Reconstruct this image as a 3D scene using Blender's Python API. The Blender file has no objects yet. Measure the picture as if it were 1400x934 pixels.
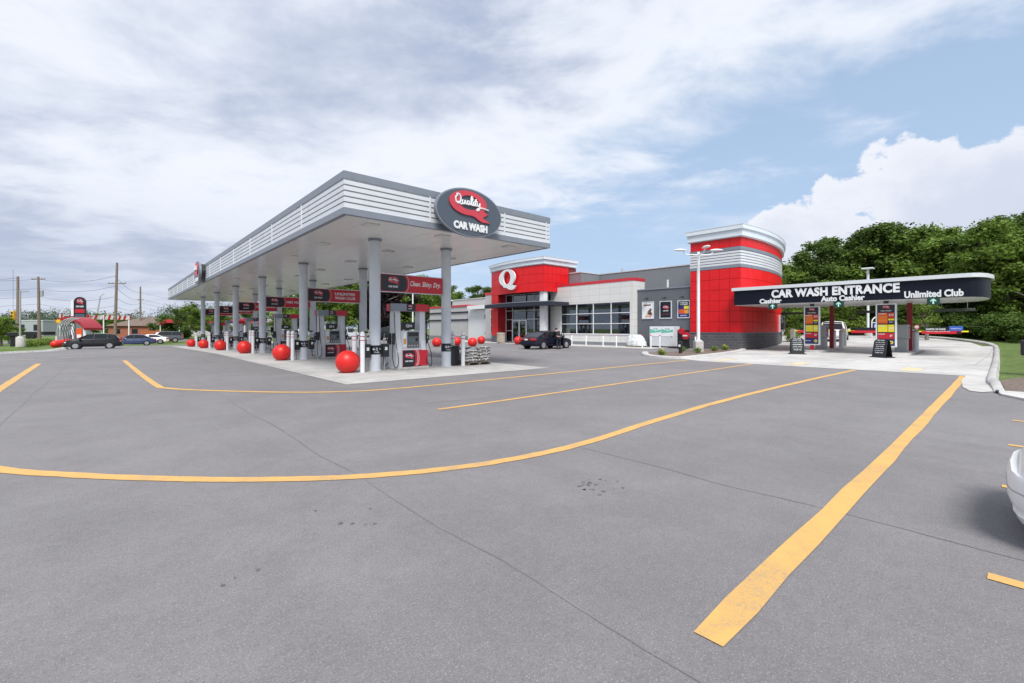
import bpy, bmesh, math, random
import numpy as np
from mathutils import Vector, Matrix
from mathutils.geometry import tessellate_polygon
R = math.radians
random.seed(7)
scene = bpy.context.scene
COL = scene.collection

# ------------------------------------------------------------------ camera
FX, FY = 0.6623, 0.7492            # camera forward in world x, y
cam_d = bpy.data.cameras.new('camera')
cam = bpy.data.objects.new('camera', cam_d); COL.objects.link(cam)
cam.location = (0, 0, 1.62)
cam.rotation_euler = (R(90), 0, -math.atan2(FX, FY))
cam_d.sensor_width = 36; cam_d.lens = 16.0; cam_d.shift_y = -0.01286
cam_d.clip_start = 0.05; cam_d.clip_end = 5000
scene.camera = cam

# ------------------------------------------------------------------ light
SUN_EL, SUN_AZ = 54, 215           # azimuth measured clockwise from +y (where the sun stands)
sd = bpy.data.lights.new('sun', 'SUN'); so = bpy.data.objects.new('sun', sd); COL.objects.link(so)
sd.energy = 2.5; sd.angle = R(24); sd.color = (1.0, 0.96, 0.9)
az = R(SUN_AZ); el = R(SUN_EL)
sdir = Vector((math.sin(az)*math.cos(el), math.cos(az)*math.cos(el), math.sin(el)))
so.rotation_euler = sdir.to_track_quat('Z', 'Y').to_euler()
scene.view_settings.view_transform = 'Standard'
scene.view_settings.look = 'None'
scene.view_settings.exposure = 0.8
scene.view_settings.gamma = 1
scene.view_settings.use_curve_mapping = False

# ------------------------------------------------------------------ sky
class NT:
    def __init__(s, tree): s.t = tree; s.n = tree.nodes; s.l = tree.links
    def new(s, k, **kw):
        n = s.n.new(k)
        for a, b in kw.items(): setattr(n, a, b)
        return n
    def put(s, sock, v):
        if isinstance(v, bpy.types.NodeSocket): s.l.new(v, sock)
        elif v is not None: sock.default_value = v
    def m(s, op, a, b=None, c=None, clamp=False):
        n = s.new('ShaderNodeMath', operation=op); n.use_clamp = clamp
        s.put(n.inputs[0], a); s.put(n.inputs[1], b)
        if c is not None: s.put(n.inputs[2], c)
        return n.outputs[0]
    def dot(s, a, vec):
        n = s.new('ShaderNodeVectorMath', operation='DOT_PRODUCT'); s.l.new(a, n.inputs[0]); n.inputs[1].default_value = vec
        return n.outputs['Value']
    def sstep(s, v, a, b):
        n = s.new('ShaderNodeMapRange', interpolation_type='SMOOTHSTEP'); s.put(n.inputs[0], v)
        n.inputs[1].default_value = a; n.inputs[2].default_value = b
        return n.outputs[0]
    def comb(s, x, y, z):
        n = s.new('ShaderNodeCombineXYZ'); s.put(n.inputs[0], x); s.put(n.inputs[1], y); s.put(n.inputs[2], z); return n.outputs[0]
    def noise(s, vec, scale, detail=6, rough=.55, dist=0, lac=2.0):
        n = s.new('ShaderNodeTexNoise'); n.inputs['Scale'].default_value = scale; n.inputs['Detail'].default_value = detail
        n.inputs['Roughness'].default_value = rough; n.inputs['Distortion'].default_value = dist; n.inputs['Lacunarity'].default_value = lac
        if vec is not None: s.l.new(vec, n.inputs['Vector'])
        return n.outputs[0]
    def mix(s, f, a, b):
        n = s.new('ShaderNodeMix', data_type='RGBA'); s.put(n.inputs[0], f); s.put(n.inputs[6], a); s.put(n.inputs[7], b); return n.outputs[2]

w = bpy.data.worlds.new('World'); scene.world = w; w.use_nodes = True
T = NT(w.node_tree); T.n.clear()
sky = T.new('ShaderNodeTexSky', sky_type='NISHITA'); sky.sun_disc = False
sky.sun_elevation = el; sky.sun_rotation = az; sky.air_density = 1.0; sky.dust_density = 1.0; sky.ozone_density = 1.2
tc = T.new('ShaderNodeTexCoord'); D = tc.outputs['Generated']
f_ = T.dot(D, (FX, FY, 0)); r_ = T.dot(D, (FY, -FX, 0)); z_ = T.dot(D, (0, 0, 1))
azm = T.m('ARCTAN2', r_, f_)                                   # azimuth east of the lot's main view
hz = T.m('SQRT', T.m('ADD', T.m('MULTIPLY', f_, f_), T.m('MULTIPLY', r_, r_)))
elv = T.m('ARCTAN2', z_, hz)
# high layer seen in plan, so it foreshortens towards the horizon
zc = T.m('MAXIMUM', z_, 0.0)
k = T.m('DIVIDE', 1.0, T.m('ADD', zc, 0.10))
px = T.m('MULTIPLY', r_, k); py = T.m('MULTIPLY', f_, k)
P = T.comb(T.m('MULTIPLY', px, 0.8), T.m('MULTIPLY', py, 1.0), 3.7)
n1 = T.noise(P, 0.75, 8, .52, .25)
n2 = T.noise(P, 2.2, 7, .58, .3)
n3 = T.noise(T.comb(T.m('ADD', px, 5.0), py, 9.1), 0.45, 5, .5, .2)
# cover: deck in the west, edge running up towards the east
s1 = T.m('SUBTRACT', elv, T.m('ADD', T.m('MULTIPLY', T.m('MAXIMUM', azm, -0.2), 0.20), 0.25))
s2 = T.m('SUBTRACT', T.m('MULTIPLY', azm, -0.9), 0.22)
cov = T.m('MAXIMUM', T.m('MULTIPLY', s1, 1.6), s2)
cov = T.m('MINIMUM', cov, 0.34)
cov = T.m('ADD', cov, T.m('ADD', T.m('MULTIPLY', T.m('SUBTRACT', n1, .5), 1.1), T.m('MULTIPLY', T.m('SUBTRACT', n2, .5), .85)))
deck = T.sstep(cov, -0.10, 0.24)
wisp = T.m('MULTIPLY', T.sstep(T.m('ADD', n1, T.m('MULTIPLY', n2, .5)), .72, 1.0), .45)
deck = T.m('MAXIMUM', deck, wisp)
shade = T.m('ADD', T.m('MULTIPLY', n3, 1.1), T.m('MULTIPLY', n2, .55))
dark = T.m('MULTIPLY', T.sstep(shade, .68, .98), T.sstep(T.m('ADD', cov, T.m('MULTIPLY', azm, -.15)), .12, .42))
cl = T.mix(dark, (8.7, 9.1, 9.9, 1), (4.2, 4.9, 6.6, 1))
# towards the western horizon the deck turns even and lavender grey
low = T.m('MULTIPLY', T.sstep(elv, .30, .02), T.sstep(azm, .1, -.4))
cl = T.mix(T.m('MULTIPLY', low, .65), cl, (5.4, 5.9, 7.2, 1))
# sky brightened into a pale blue
skyc = T.mix(T.m('ADD', T.m('MULTIPLY', T.sstep(elv, .8, 0.0), .22), .58), sky.outputs[0], (5.1, 6.8, 9.3, 1))
c = T.mix(T.m('MULTIPLY', deck, .97), skyc, cl)
# heaped clouds in the east, in angles
Q = T.comb(T.m('MULTIPLY', azm, 1.0), T.m('MULTIPLY', elv, 1.25), 1.3)
q1 = T.noise(Q, 4.2, 9, .55, .1); q2 = T.noise(Q, 13.0, 6, .6, .0)
top = T.m('ADD', T.m('MULTIPLY', T.m('SUBTRACT', T.m('MINIMUM', azm, 1.3), .51), .40), .19)
cu = T.m('ADD', T.m('SUBTRACT', top, elv), T.m('ADD', T.m('MULTIPLY', T.m('SUBTRACT', q1, .5), .62), T.m('MULTIPLY', T.m('SUBTRACT', q2, .5), .13)))
cum = T.m('MULTIPLY', T.sstep(cu, 0.0, .022), T.sstep(azm, .36, .5))
ch = T.m('SUBTRACT', 1.0, T.sstep(cu, .0, .16))
cucol = T.mix(T.m('ADD', T.m('MULTIPLY', ch, .75), T.m('MULTIPLY', T.m('SUBTRACT', q1, .5), 1.1), None, True), (6.4, 6.9, 8.2, 1), (9.3, 9.4, 9.9, 1))
c = T.mix(T.m('MULTIPLY', cum, .93), c, cucol)
bg = T.new('ShaderNodeBackground'); bg.inputs[1].default_value = 0.060
T.l.new(c, bg.inputs[0])
wo = T.new('ShaderNodeOutputWorld'); T.l.new(bg.outputs[0], wo.inputs[0])

# ------------------------------------------------------------------ materials
def lin(r, g, b):
    f = lambda c: (c/255/12.92) if c/255 <= .04045 else ((c/255+.055)/1.055)**2.4
    return (f(r), f(g), f(b))
MATS = {}
def mat(name, col, rough=.5, metal=0, var=0.0, vscale=3.0, bump=0.0, bscale=40, spec=.5, coat=0, ns=None):
    if name in MATS: return MATS[name]
    m = bpy.data.materials.new(name); m.use_nodes = True; MATS[name] = m
    t = NT(m.node_tree); b = t.n['Principled BSDF']
    b.inputs['Roughness'].default_value = rough; b.inputs['Metallic'].default_value = metal
    b.inputs['Specular IOR Level'].default_value = spec
    if coat: b.inputs['Coat Weight'].default_value = coat; b.inputs['Coat Roughness'].default_value = .06
    c4 = (*col, 1)
    if var:
        g = t.new('ShaderNodeTexCoord').outputs['Object']
        n = t.noise(g, vscale, 5, .6)
        a = tuple(x*(1-var) for x in col)+(1,); bb = tuple(min(1, x*(1+var)) for x in col)+(1,)
        t.l.new(t.mix(t.sstep(n, .3, .7), a, bb), b.inputs['Base Color'])
        t.l.new(t.m('ADD', t.m('MULTIPLY', t.m('SUBTRACT', n, .5), .3), rough, None, True), b.inputs['Roughness'])
    else: b.inputs['Base Color'].default_value = c4
    if bump:
        g = t.new('ShaderNodeTexCoord').outputs['Object']
        bn = t.new('ShaderNodeBump'); bn.inputs['Strength'].default_value = bump; bn.inputs['Distance'].default_value = .01
        t.l.new(t.noise(g, bscale, 3, .6), bn.inputs['Height']); t.l.new(bn.outputs[0], b.inputs['Normal'])
    return m
WHITE = mat('white_paint', (.74, .76, .78), .4, var=.04)
WHITEM = mat('white_metal', (.62, .65, .69), .35, var=.04, vscale=1)
TRIM = mat('trim_grey', (.20, .225, .27), .42, 0, var=.05)
BRGREY = mat('column_paint', (.56, .60, .65), .45, var=.05, vscale=2)
RED = mat('red_panel', (.66, .010, .014), .36, spec=.35, var=.05, vscale=.7)
REDP = mat('red_plastic', (.62, .014, .010), .45, var=.08, vscale=4, bump=.1)
DRED = mat('dark_red', (.26, .012, .018), .4)
SIGNRED = mat('sign_red', (.50, .012, .028), .4)
PINKRED = mat('logo_red', (.56, .05, .075), .35)  # emblem red, with the pinkish reflection on it put into the colour
BLACK = mat('black_plastic', (.014, .015, .018), .4)
SIGNBLK = mat('sign_black', (.010, .012, .02), .3)
SLATE = mat('sign_slate', (.075, .095, .125), .3)
NAVY = mat('fascia_black', (.006, .008, .018), .5, spec=.2)
RUBBER = mat('rubber', (.012, .012, .012), .8)
CHROME = mat('steel', (.55, .56, .58), .3, 1)
SGREY = mat('machine_grey', (.33, .34, .35), .45, var=.05)
LGREY = mat('light_grey', (.55, .57, .59), .5, var=.04)
YEL = mat('sign_yellow', (.78, .66, .03), .5)
ORG = mat('sign_orange', (.72, .09, .015), .5)
BLU = mat('sign_blue', (.03, .10, .42), .5)
NBL = mat('sign_navy', (.015, .02, .16), .5)
GREENL = mat('arrow_green', (.03, .30, .16), .4)
WOOD = mat('weathered_wood', (.20, .16, .125), .85, var=.25, vscale=6)
TAN = mat('tan_concrete', (.42, .37, .30), .85, var=.12, vscale=8)
WALLW = mat('white_wall', (.60, .60, .59), .6, var=.03, vscale=.8)
WALLG = mat('grey_wall', (.115, .125, .145), .6, var=.05, vscale=.8)
WALLG2 = mat('mid_grey_wall', (.20, .215, .235), .6, var=.05)
WALLB = mat('beige_grey_wall', (.44, .44, .44), .7, var=.05)
CAPW = mat('cap_metal', (.66, .72, .78), .35, 0, var=.03)
WIRE = mat('wire', (.03, .03, .035), .6)
BARK = mat('bark', (.19, .165, .14), .9, var=.3, vscale=8)
ROOFB = mat('brown_roof', (.16, .12, .10), .9, var=.15)
ROOFG = mat('grey_roof', (.10, .11, .13), .8, var=.1)
BRICK = mat('red_brick', (.30, .11, .07), .85, var=.2, vscale=5)
CONC_BASE = mat('concrete_base', (.46, .45, .43), .85, var=.12, vscale=4, bump=.3)

def concrete(name, base, joint=4.0, jx=0., jy=0., tint=(1, .985, .96)):
    m = bpy.data.materials.new(name); m.use_nodes = True; t = NT(m.node_tree); b = t.n['Principled BSDF']
    g = t.new('ShaderNodeTexCoord').outputs['Object']
    n = t.noise(g, .35, 8, .62, .4); n2 = t.noise(g, 28, 4, .7); n3 = t.noise(g, 2.2, 6, .65)
    lo = tuple(base*.72*x for x in tint)+(1,); hi = tuple(base*1.16*x for x in tint)+(1,)
    c_ = t.mix(t.sstep(t.m('ADD', t.m('MULTIPLY', n, .6), t.m('MULTIPLY', n3, .4)), .32, .66), lo, hi)
    c_ = t.mix(t.m('MULTIPLY', n2, .22), c_, (base*.6, base*.6, base*.6, 1))
    sp = t.new('ShaderNodeSeparateXYZ'); t.l.new(g, sp.inputs[0])
    def line(s, off):
        a = t.m('ABSOLUTE', t.m('SUBTRACT', t.m('FRACT', t.m('DIVIDE', t.m('ADD', s, off), joint)), .5))
        return t.m('LESS_THAN', a, .012/joint)
    j = t.m('MAXIMUM', line(sp.outputs[0], jx), line(sp.outputs[1], jy))
    c_ = t.mix(t.m('MULTIPLY', j, .75), c_, (base*.35, base*.34, base*.33, 1))
    st = t.sstep(t.noise(g, .9, 5, .7, .8), .62, .75)
    c_ = t.mix(t.m('MULTIPLY', st, .3), c_, (base*.45, base*.43, base*.41, 1))
    t.l.new(c_, b.inputs['Base Color']); b.inputs['Roughness'].default_value = .8
    bn = t.new('ShaderNodeBump'); bn.inputs['Strength'].default_value = .25; bn.inputs['Distance'].default_value = .006
    t.l.new(n2, bn.inputs['Height']); t.l.new(bn.outputs[0], b.inputs['Normal'])
    return m
CONC = concrete('slab_concrete', .45, 4.2, 1.0, .4)
CONC2 = concrete('lane_concrete', .50, 4.6, .5, 1.1)
KERB = concrete('kerb_concrete', .50, 3.0)

def asphalt():
    m = bpy.data.materials.new('asphalt'); m.use_nodes = True; t = NT(m.node_tree); b = t.n['Principled BSDF']
    g = t.new('ShaderNodeTexCoord').outputs['Object']
    big = t.noise(g, .16, 6, .6, .6); mid = t.noise(g, 1.1, 6, .65, .3); fine = t.noise(g, 55, 5, .75); grit = t.noise(g, 160, 3, .8)
    A = (.166, .160, .166, 1); B_ = (.218, .211, .216, 1)
    med = t.noise(g, 16, 4, .8); m2 = t.noise(g, 7, 5, .75)
    c_ = t.mix(t.sstep(t.m('ADD', t.m('MULTIPLY', big, .6), t.m('MULTIPLY', mid, .4)), .36, .64), A, B_)
    # streaks left by rollers and traffic
    mp = t.new('ShaderNodeMapping'); mp.inputs['Scale'].default_value = (.9, .12, 1); mp.inputs['Rotation'].default_value = (0, 0, .12); t.l.new(g, mp.inputs[0])
    stx = t.sstep(t.noise(mp.outputs[0], 1.6, 5, .6, .4), .52, .72)
    c_ = t.mix(t.m('MULTIPLY', stx, .26), c_, (.135, .127, .137, 1)); c_ = t.mix(t.m('MULTIPLY', t.sstep(med, .40, .62), .16), c_, (.29, .28, .29, 1)); c_ = t.mix(t.m('MULTIPLY', t.sstep(m2, .56, .40), .14), c_, (.12, .114, .122, 1))
    c_ = t.mix(t.m('MULTIPLY', t.sstep(fine, .50, .36), .45), c_, (.085, .083, .086, 1)); c_ = t.mix(t.m('MULTIPLY', t.sstep(t.noise(g, 80, 2, .5), .58, .68), .34), c_, (.42, .40, .40, 1))
    c_ = t.mix(t.m('MULTIPLY', t.sstep(grit, .58, .70), .55), c_, (.50, .49, .48, 1))
    c_ = t.mix(t.m('MULTIPLY', t.sstep(grit, .44, .32), .75), c_, (.07, .07, .075, 1))
    t.l.new(c_, b.inputs['Base Color']); b.inputs['Roughness'].default_value = .82; b.inputs['Specular IOR Level'].default_value = .35
    bn = t.new('ShaderNodeBump'); bn.inputs['Strength'].default_value = .55; bn.inputs['Distance'].default_value = .006
    t.l.new(t.m('ADD', fine, t.m('MULTIPLY', grit, .6)), bn.inputs['Height']); t.l.new(bn.outputs[0], b.inputs['Normal'])
    return m
ASPH = asphalt()
def linepaint(name, col, wear=.3):
    m = bpy.data.materials.new(name); m.use_nodes = True; t = NT(m.node_tree); b = t.n['Principled BSDF']
    g = t.new('ShaderNodeTexCoord').outputs['Object']
    n = t.noise(g, 2.2, 6, .7, .5); f = t.noise(g, 70, 4, .8)
    wv = t.m('MULTIPLY', t.sstep(t.m('ADD', t.m('MULTIPLY', n, .4), t.m('MULTIPLY', f, .6)), .49, .64), wear*.75)
    base = t.mix(t.sstep(n, .3, .7), (*col, 1), tuple(x*.88 for x in col)+(1,))
    t.l.new(t.mix(wv, base, (.27, .24, .2, 1)), b.inputs['Base Color']); b.inputs['Roughness'].default_value = .75
    bn = t.new('ShaderNodeBump'); bn.inputs['Strength'].default_value = .4; bn.inputs['Distance'].default_value = .004
    t.l.new(f, bn.inputs['Height']); t.l.new(bn.outputs[0], b.inputs['Normal'])
    return m
YLINE = linepaint('yellow_line', (.64, .375, .115), .9)
FAINT = linepaint('faded_yellow', (.66, .55, .36), .6)
CRACK = mat('seam_tar', (.160, .154, .160), .8, var=.24, vscale=.9)
OIL = mat('oil_stain', (.115, .11, .112), .6, var=.2)

def grassmat():
    m = bpy.data.materials.new('grass'); m.use_nodes = True; t = NT(m.node_tree); b = t.n['Principled BSDF']
    g = t.new('ShaderNodeTexCoord').outputs['Object']
    n = t.noise(g, .5, 6, .65); f = t.noise(g, 12, 6, .75)
    c_ = t.mix(t.sstep(n, .35, .65), (.115, .19, .035, 1), (.20, .25, .065, 1))
    c_ = t.mix(t.sstep(f, .35, .7), (.06, .105, .02, 1), c_)
    t.l.new(c_, b.inputs['Base Color']); b.inputs['Roughness'].default_value = .9
    bn = t.new('ShaderNodeBump'); bn.inputs['Strength'].default_value = .8; bn.inputs['Distance'].default_value = .04
    t.l.new(f, bn.inputs['Height']); t.l.new(bn.outputs[0], b.inputs['Normal'])
    return m
GRASS = grassmat()
MULCH = mat('mulch', (.15, .115, .095), .95, var=.45, vscale=14, bump=1, bscale=30)

def leafmat(name, a, b_):
    m = bpy.data.materials.new(name); m.use_nodes = True; t = NT(m.node_tree); b = t.n['Principled BSDF']
    g = t.new('ShaderNodeTexCoord').outputs['Object']
    oi = t.new('ShaderNodeObjectInfo').outputs['Random']
    n = t.noise(g, .55, 4, .7); f = t.noise(g, 6, 2, .7)
    c_ = t.mix(t.sstep(t.m('ADD', t.m('MULTIPLY', n, .65), t.m('MULTIPLY', f, .35)), .36, .64), (*a, 1), (*b_, 1))
    c_ = t.mix(t.m('MULTIPLY', oi, .45), c_, (a[0]*.9+.02, a[1]*.9+.01, a[2]*.9, 1))
    t.l.new(c_, b.inputs['Base Color']); b.inputs['Roughness'].default_value = .6; b.inputs['Specular IOR Level'].default_value = .25
    tr = t.new('ShaderNodeBsdfTranslucent'); t.l.new(c_, tr.inputs[0])
    mx = t.new('ShaderNodeMixShader'); mx.inputs[0].default_value = .36
    t.l.new(b.outputs[0], mx.inputs[1]); t.l.new(tr.outputs[0], mx.inputs[2]); t.l.new(mx.outputs[0], t.n['Material Output'].inputs[0])
    return m
LEAF = leafmat('leaf_mid', (.075, .14, .02), (.22, .33, .06))
LEAFD = leafmat('leaf_dark', (.045, .095, .018), (.135, .22, .042))
LEAFL = leafmat('leaf_light', (.11, .19, .025), (.24, .34, .07))
LEAFP = leafmat('leaf_purple', (.02, .012, .02), (.06, .035, .05))
FLOWER = mat('yellow_flower', (.6, .5, .06), .8)

def glassmat(name, tint=(.42, .47, .47), refl=.10):
    m = bpy.data.materials.new(name); m.use_nodes = True; t = NT(m.node_tree); t.n.remove(t.n['Principled BSDF'])
    fr = t.new('ShaderNodeFresnel'); fr.inputs[0].default_value = 1.5
    gl = t.new('ShaderNodeBsdfGlossy'); gl.inputs['Roughness'].default_value = .015; gl.inputs[0].default_value = (.9, .95, 1, 1)
    tr = t.new('ShaderNodeBsdfTransparent'); tr.inputs[0].default_value = (*tint, 1)
    mx = t.new('ShaderNodeMixShader'); t.l.new(t.m('ADD', t.m('MULTIPLY', fr.outputs[0], .9), refl, None, True), mx.inputs[0])
    t.l.new(tr.outputs[0], mx.inputs[1]); t.l.new(gl.outputs[0], mx.inputs[2]); t.l.new(mx.outputs[0], t.n['Material Output'].inputs[0])
    return m
GLASS = glassmat('store_glass'); CARGLASS = mat('car_glass', (.012, .015, .018), .05, spec=.5)

def blockmat():
    m = bpy.data.materials.new('grey_block'); m.use_nodes = True; t = NT(m.node_tree); b = t.n['Principled BSDF']
    g = t.new('ShaderNodeTexCoord').outputs['Object']; sp = t.new('ShaderNodeSeparateXYZ'); t.l.new(g, sp.inputs[0])
    uv = t.comb(t.m('SUBTRACT', sp.outputs[0], sp.outputs[1]), sp.outputs[2], 0)
    br = t.new('ShaderNodeTexBrick'); t.l.new(uv, br.inputs['Vector'])
    br.inputs['Color1'].default_value = (.085, .087, .095, 1); br.inputs['Color2'].default_value = (.125, .127, .135, 1); br.inputs['Mortar'].default_value = (.24, .24, .24, 1)
    br.inputs['Scale'].default_value = 1; br.inputs['Brick Width'].default_value = .42; br.inputs['Row Height'].default_value = .21; br.inputs['Mortar Size'].default_value = .009
    n = t.noise(g, 14, 5, .7)
    t.l.new(t.mix(t.m('MULTIPLY', n, .4), br.outputs[0], (.05, .05, .055, 1)), b.inputs['Base Color']); b.inputs['Roughness'].default_value = .75
    bn = t.new('ShaderNodeBump'); bn.inputs['Strength'].default_value = .6; bn.inputs['Distance'].default_value = .02
    t.l.new(n, bn.inputs['Height']); t.l.new(bn.outputs[0], b.inputs['Normal'])
    return m
BLOCK = blockmat()

# ------------------------------------------------------------------ mesh building
TXT = {}
def text_geo(s, bold=.0, shear=0., spacing=1.0):
    key = (s, bold, shear, spacing)
    if key in TXT: return TXT[key]
    c_ = bpy.data.curves.new('t', 'FONT'); c_.body = s; c_.size = 1; c_.offset = bold; c_.shear = shear; c_.space_character = spacing
    c_.extrude = .5; c_.resolution_u = 3
    o = bpy.data.objects.new('t', c_); me = bpy.data.meshes.new_from_object(o)
    vs = np.array([v.co[:] for v in me.vertices]) if len(me.vertices) else np.zeros((0, 3)); fs = [tuple(p.vertices) for p in me.polygons]
    bpy.data.objects.remove(o); bpy.data.curves.remove(c_); bpy.data.meshes.remove(me)
    mn = vs.min(0); mx = vs.max(0); vs = (vs-mn)/(mx-mn)
    TXT[key] = (vs, fs, (mx-mn)[0]/(mx-mn)[1]); return TXT[key]

class MB:
    def __init__(s): s.v = []; s.f = []; s.mi = []; s.mats = []
    def mid(s, m):
        if m not in s.mats: s.mats.append(m)
        return s.mats.index(m)
    def add(s, vs, fs, m):
        b = len(s.v); s.v += [tuple(v) for v in vs]; k = s.mid(m)
        for f in fs: s.f.append(tuple(i+b for i in f)); s.mi.append(k)
    def box(s, x0, x1, y0, y1, z0, z1, m):
        if x0 > x1: x0, x1 = x1, x0
        if y0 > y1: y0, y1 = y1, y0
        s.add([(x0,y0,z0),(x1,y0,z0),(x1,y1,z0),(x0,y1,z0),(x0,y0,z1),(x1,y0,z1),(x1,y1,z1),(x0,y1,z1)],
              [(3,2,1,0),(4,5,6,7),(0,1,5,4),(1,2,6,5),(2,3,7,6),(3,0,4,7)], m)
    def bbox(s, x0, x1, y0, y1, z0, z1, m, b=.02, seg=2):       # box with rounded edges
        bm = bmesh.new(); bmesh.ops.create_cube(bm, size=1)
        for v in bm.verts: v.co = Vector(((x0+x1)/2+v.co.x*(x1-x0), (y0+y1)/2+v.co.y*(y1-y0), (z0+z1)/2+v.co.z*(z1-z0)))
        bmesh.ops.bevel(bm, geom=bm.edges[:], offset=b, segments=seg, affect='EDGES', profile=.5)
        bm.verts.index_update(); s.add([v.co[:] for v in bm.verts], [[v.index for v in f.verts] for f in bm.faces], m); bm.free()
    def cyl(s, p0, p1, r0, r1=None, n=12, m=None, caps=True):
        r1 = r0 if r1 is None else r1
        p0 = Vector(p0); p1 = Vector(p1); d = (p1-p0).normalized()
        a = d.orthogonal().normalized(); b = d.cross(a)
        vs = [p0+(a*math.cos(2*math.pi*i/n)+b*math.sin(2*math.pi*i/n))*r0 for i in range(n)]+[p1+(a*math.cos(2*math.pi*i/n)+b*math.sin(2*math.pi*i/n))*r1 for i in range(n)]
        fs = [(i, (i+1) % n, n+(i+1) % n, n+i) for i in range(n)]
        if caps: fs += [tuple(range(n-1, -1, -1)), tuple(range(n, 2*n))]
        s.add(vs, fs, m)
    def tube(s, pts, r, n=8, m=None):
        pts = [Vector(p) for p in pts]; rings = []; up = None
        for i, p in enumerate(pts):
            d = (pts[min(i+1, len(pts)-1)]-pts[max(i-1, 0)]).normalized()
            a = d.orthogonal().normalized() if up is None else (up-d*up.dot(d)).normalized()
            up = a; b = d.cross(a); rr = r[i] if isinstance(r, (list, tuple)) else r
            rings.append([p+(a*math.cos(2*math.pi*j/n)+b*math.sin(2*math.pi*j/n))*rr for j in range(n)])
        vs = [v for q in rings for v in q]; fs = []
        for i in range(len(pts)-1):
            for j in range(n): fs.append((i*n+j, i*n+(j+1) % n, (i+1)*n+(j+1) % n, (i+1)*n+j))
        fs += [tuple(range(n-1, -1, -1)), tuple(range((len(pts)-1)*n, len(pts)*n))]
        s.add(vs, fs, m)
    def prism(s, poly, z0, z1, m, top=True):
        n = len(poly); vs = [(x, y, z0) for x, y in poly]+[(x, y, z1) for x, y in poly]
        fs = [(i, (i+1) % n, n+(i+1) % n, n+i) for i in range(n)]+[tuple(range(n-1, -1, -1))]+([tuple(range(n, 2*n))] if top else [])
        s.add(vs, fs, m)
    def plate(s, poly, o, r, u, t, m):                          # 2-D outline extruded t along r x u from origin o
        o = Vector(o); r = Vector(r); u = Vector(u); nn = r.cross(u)
        n = len(poly); A = [o+r*x+u*y for x, y in poly]; vs = A+[p+nn*t for p in A]
        fs = [(i, (i+1) % n, n+(i+1) % n, n+i) for i in range(n)]
        fs.append(tuple(range(n-1, -1, -1))); fs.append(tuple(range(n, 2*n)))
        s.add(vs, fs, m)
    def ring(s, outer, inner, o, r, u, t, m):
        o = Vector(o); r = Vector(r); u = Vector(u); nn = r.cross(u); n = len(outer)
        A = [o+r*x+u*y for x, y in outer]; B = [o+r*x+u*y for x, y in inner]
        vs = A+B+[p+nn*t for p in A]+[p+nn*t for p in B]; fs = []
        for i in range(n):
            j = (i+1) % n
            fs += [(i, j, n+j, n+i), (2*n+i, 2*n+j, 3*n+j, 3*n+i), (i, j, 2*n+j, 2*n+i), (n+i, n+j, 3*n+j, 3*n+i)]
        s.add(vs, fs, m)
    def lathe(s, prof, c, n, m):
        vs = []; fs = []
        for r, z in prof:
            for j in range(n): vs.append((c[0]+r*math.cos(2*math.pi*j/n), c[1]+r*math.sin(2*math.pi*j/n), c[2]+z))
        for i in range(len(prof)-1):
            for j in range(n): fs.append((i*n+j, i*n+(j+1) % n, (i+1)*n+(j+1) % n, (i+1)*n+j))
        fs += [tuple(range(n-1, -1, -1)), tuple(range((len(prof)-1)*n, len(prof)*n))]
        s.add(vs, fs, m)
    def text(s, txt, o, r, u, w, h, t, m, bold=0., shear=0., spacing=1.0, centre=True):
        vs, fs, asp = text_geo(txt, bold, shear, spacing); o = Vector(o); r = Vector(r); u = Vector(u); nn = r.cross(u)
        if w is None: w = asp*h
        dx = -w/2 if centre else 0; dy = -h/2 if centre else 0
        s.add([o+r*(v[0]*w+dx)+u*(v[1]*h+dy)+nn*(v[2]*t) for v in vs], fs, m)
    def loft(s, rings, m, close=True, caps=True):
        n = len(rings[0]); vs = [v for q in rings for v in q]; fs = []
        for i in range(len(rings)-1):
            for j in range(n if close else n-1): fs.append((i*n+j, i*n+(j+1) % n, (i+1)*n+(j+1) % n, (i+1)*n+j))
        if caps: fs += [tuple(range(n-1, -1, -1)), tuple(range((len(rings)-1)*n, len(rings)*n))]
        s.add(vs, fs, m)
    def build(s, name, parent=None, org=(0, 0, 0), smooth=False, ang=35):
        me = bpy.data.meshes.new(name)
        o3 = org
        me.from_pydata([(v[0]-o3[0], v[1]-o3[1], v[2]-o3[2]) for v in s.v], [], s.f)
        for m in s.mats: me.materials.append(m)
        me.polygons.foreach_set('material_index', s.mi); me.update()
        bm = bmesh.new(); bm.from_mesh(me); bmesh.ops.recalc_face_normals(bm, faces=bm.faces[:]); bm.to_mesh(me); bm.free()
        if smooth:
            me.shade_smooth(); me.set_sharp_from_angle(angle=R(ang))
        o = bpy.data.objects.new(name, me); COL.objects.link(o)
        if parent: o.parent = parent
        else: o.location = org
        return o
def tag(o, label, cat, group=None):
    o['label'] = label; o['category'] = cat
    if group: o['group'] = group
    return o
def thing(name, label, cat, loc=(0, 0, 0), rz=0, group=None):
    o = bpy.data.objects.new(name, None); COL.objects.link(o); o.location = loc; o.rotation_euler = (0, 0, rz); o.empty_display_size = .2
    return tag(o, label, cat, group)
def dup(root, loc, rz=0, label=None, group=None, sc=None):
    def cp(o, par):
        c_ = o.copy(); COL.objects.link(c_); c_.parent = par
        for ch in list(o.children): cp(ch, c_)
        return c_
    r = cp(root, None); r.location = loc; r.rotation_euler = (0, 0, rz)
    if sc: r.scale = sc if isinstance(sc, tuple) else (sc, sc, sc)
    if label: r['label'] = label
    if group: r['group'] = group
    return r
def struct(o): o['kind'] = 'structure'; return o
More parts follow.
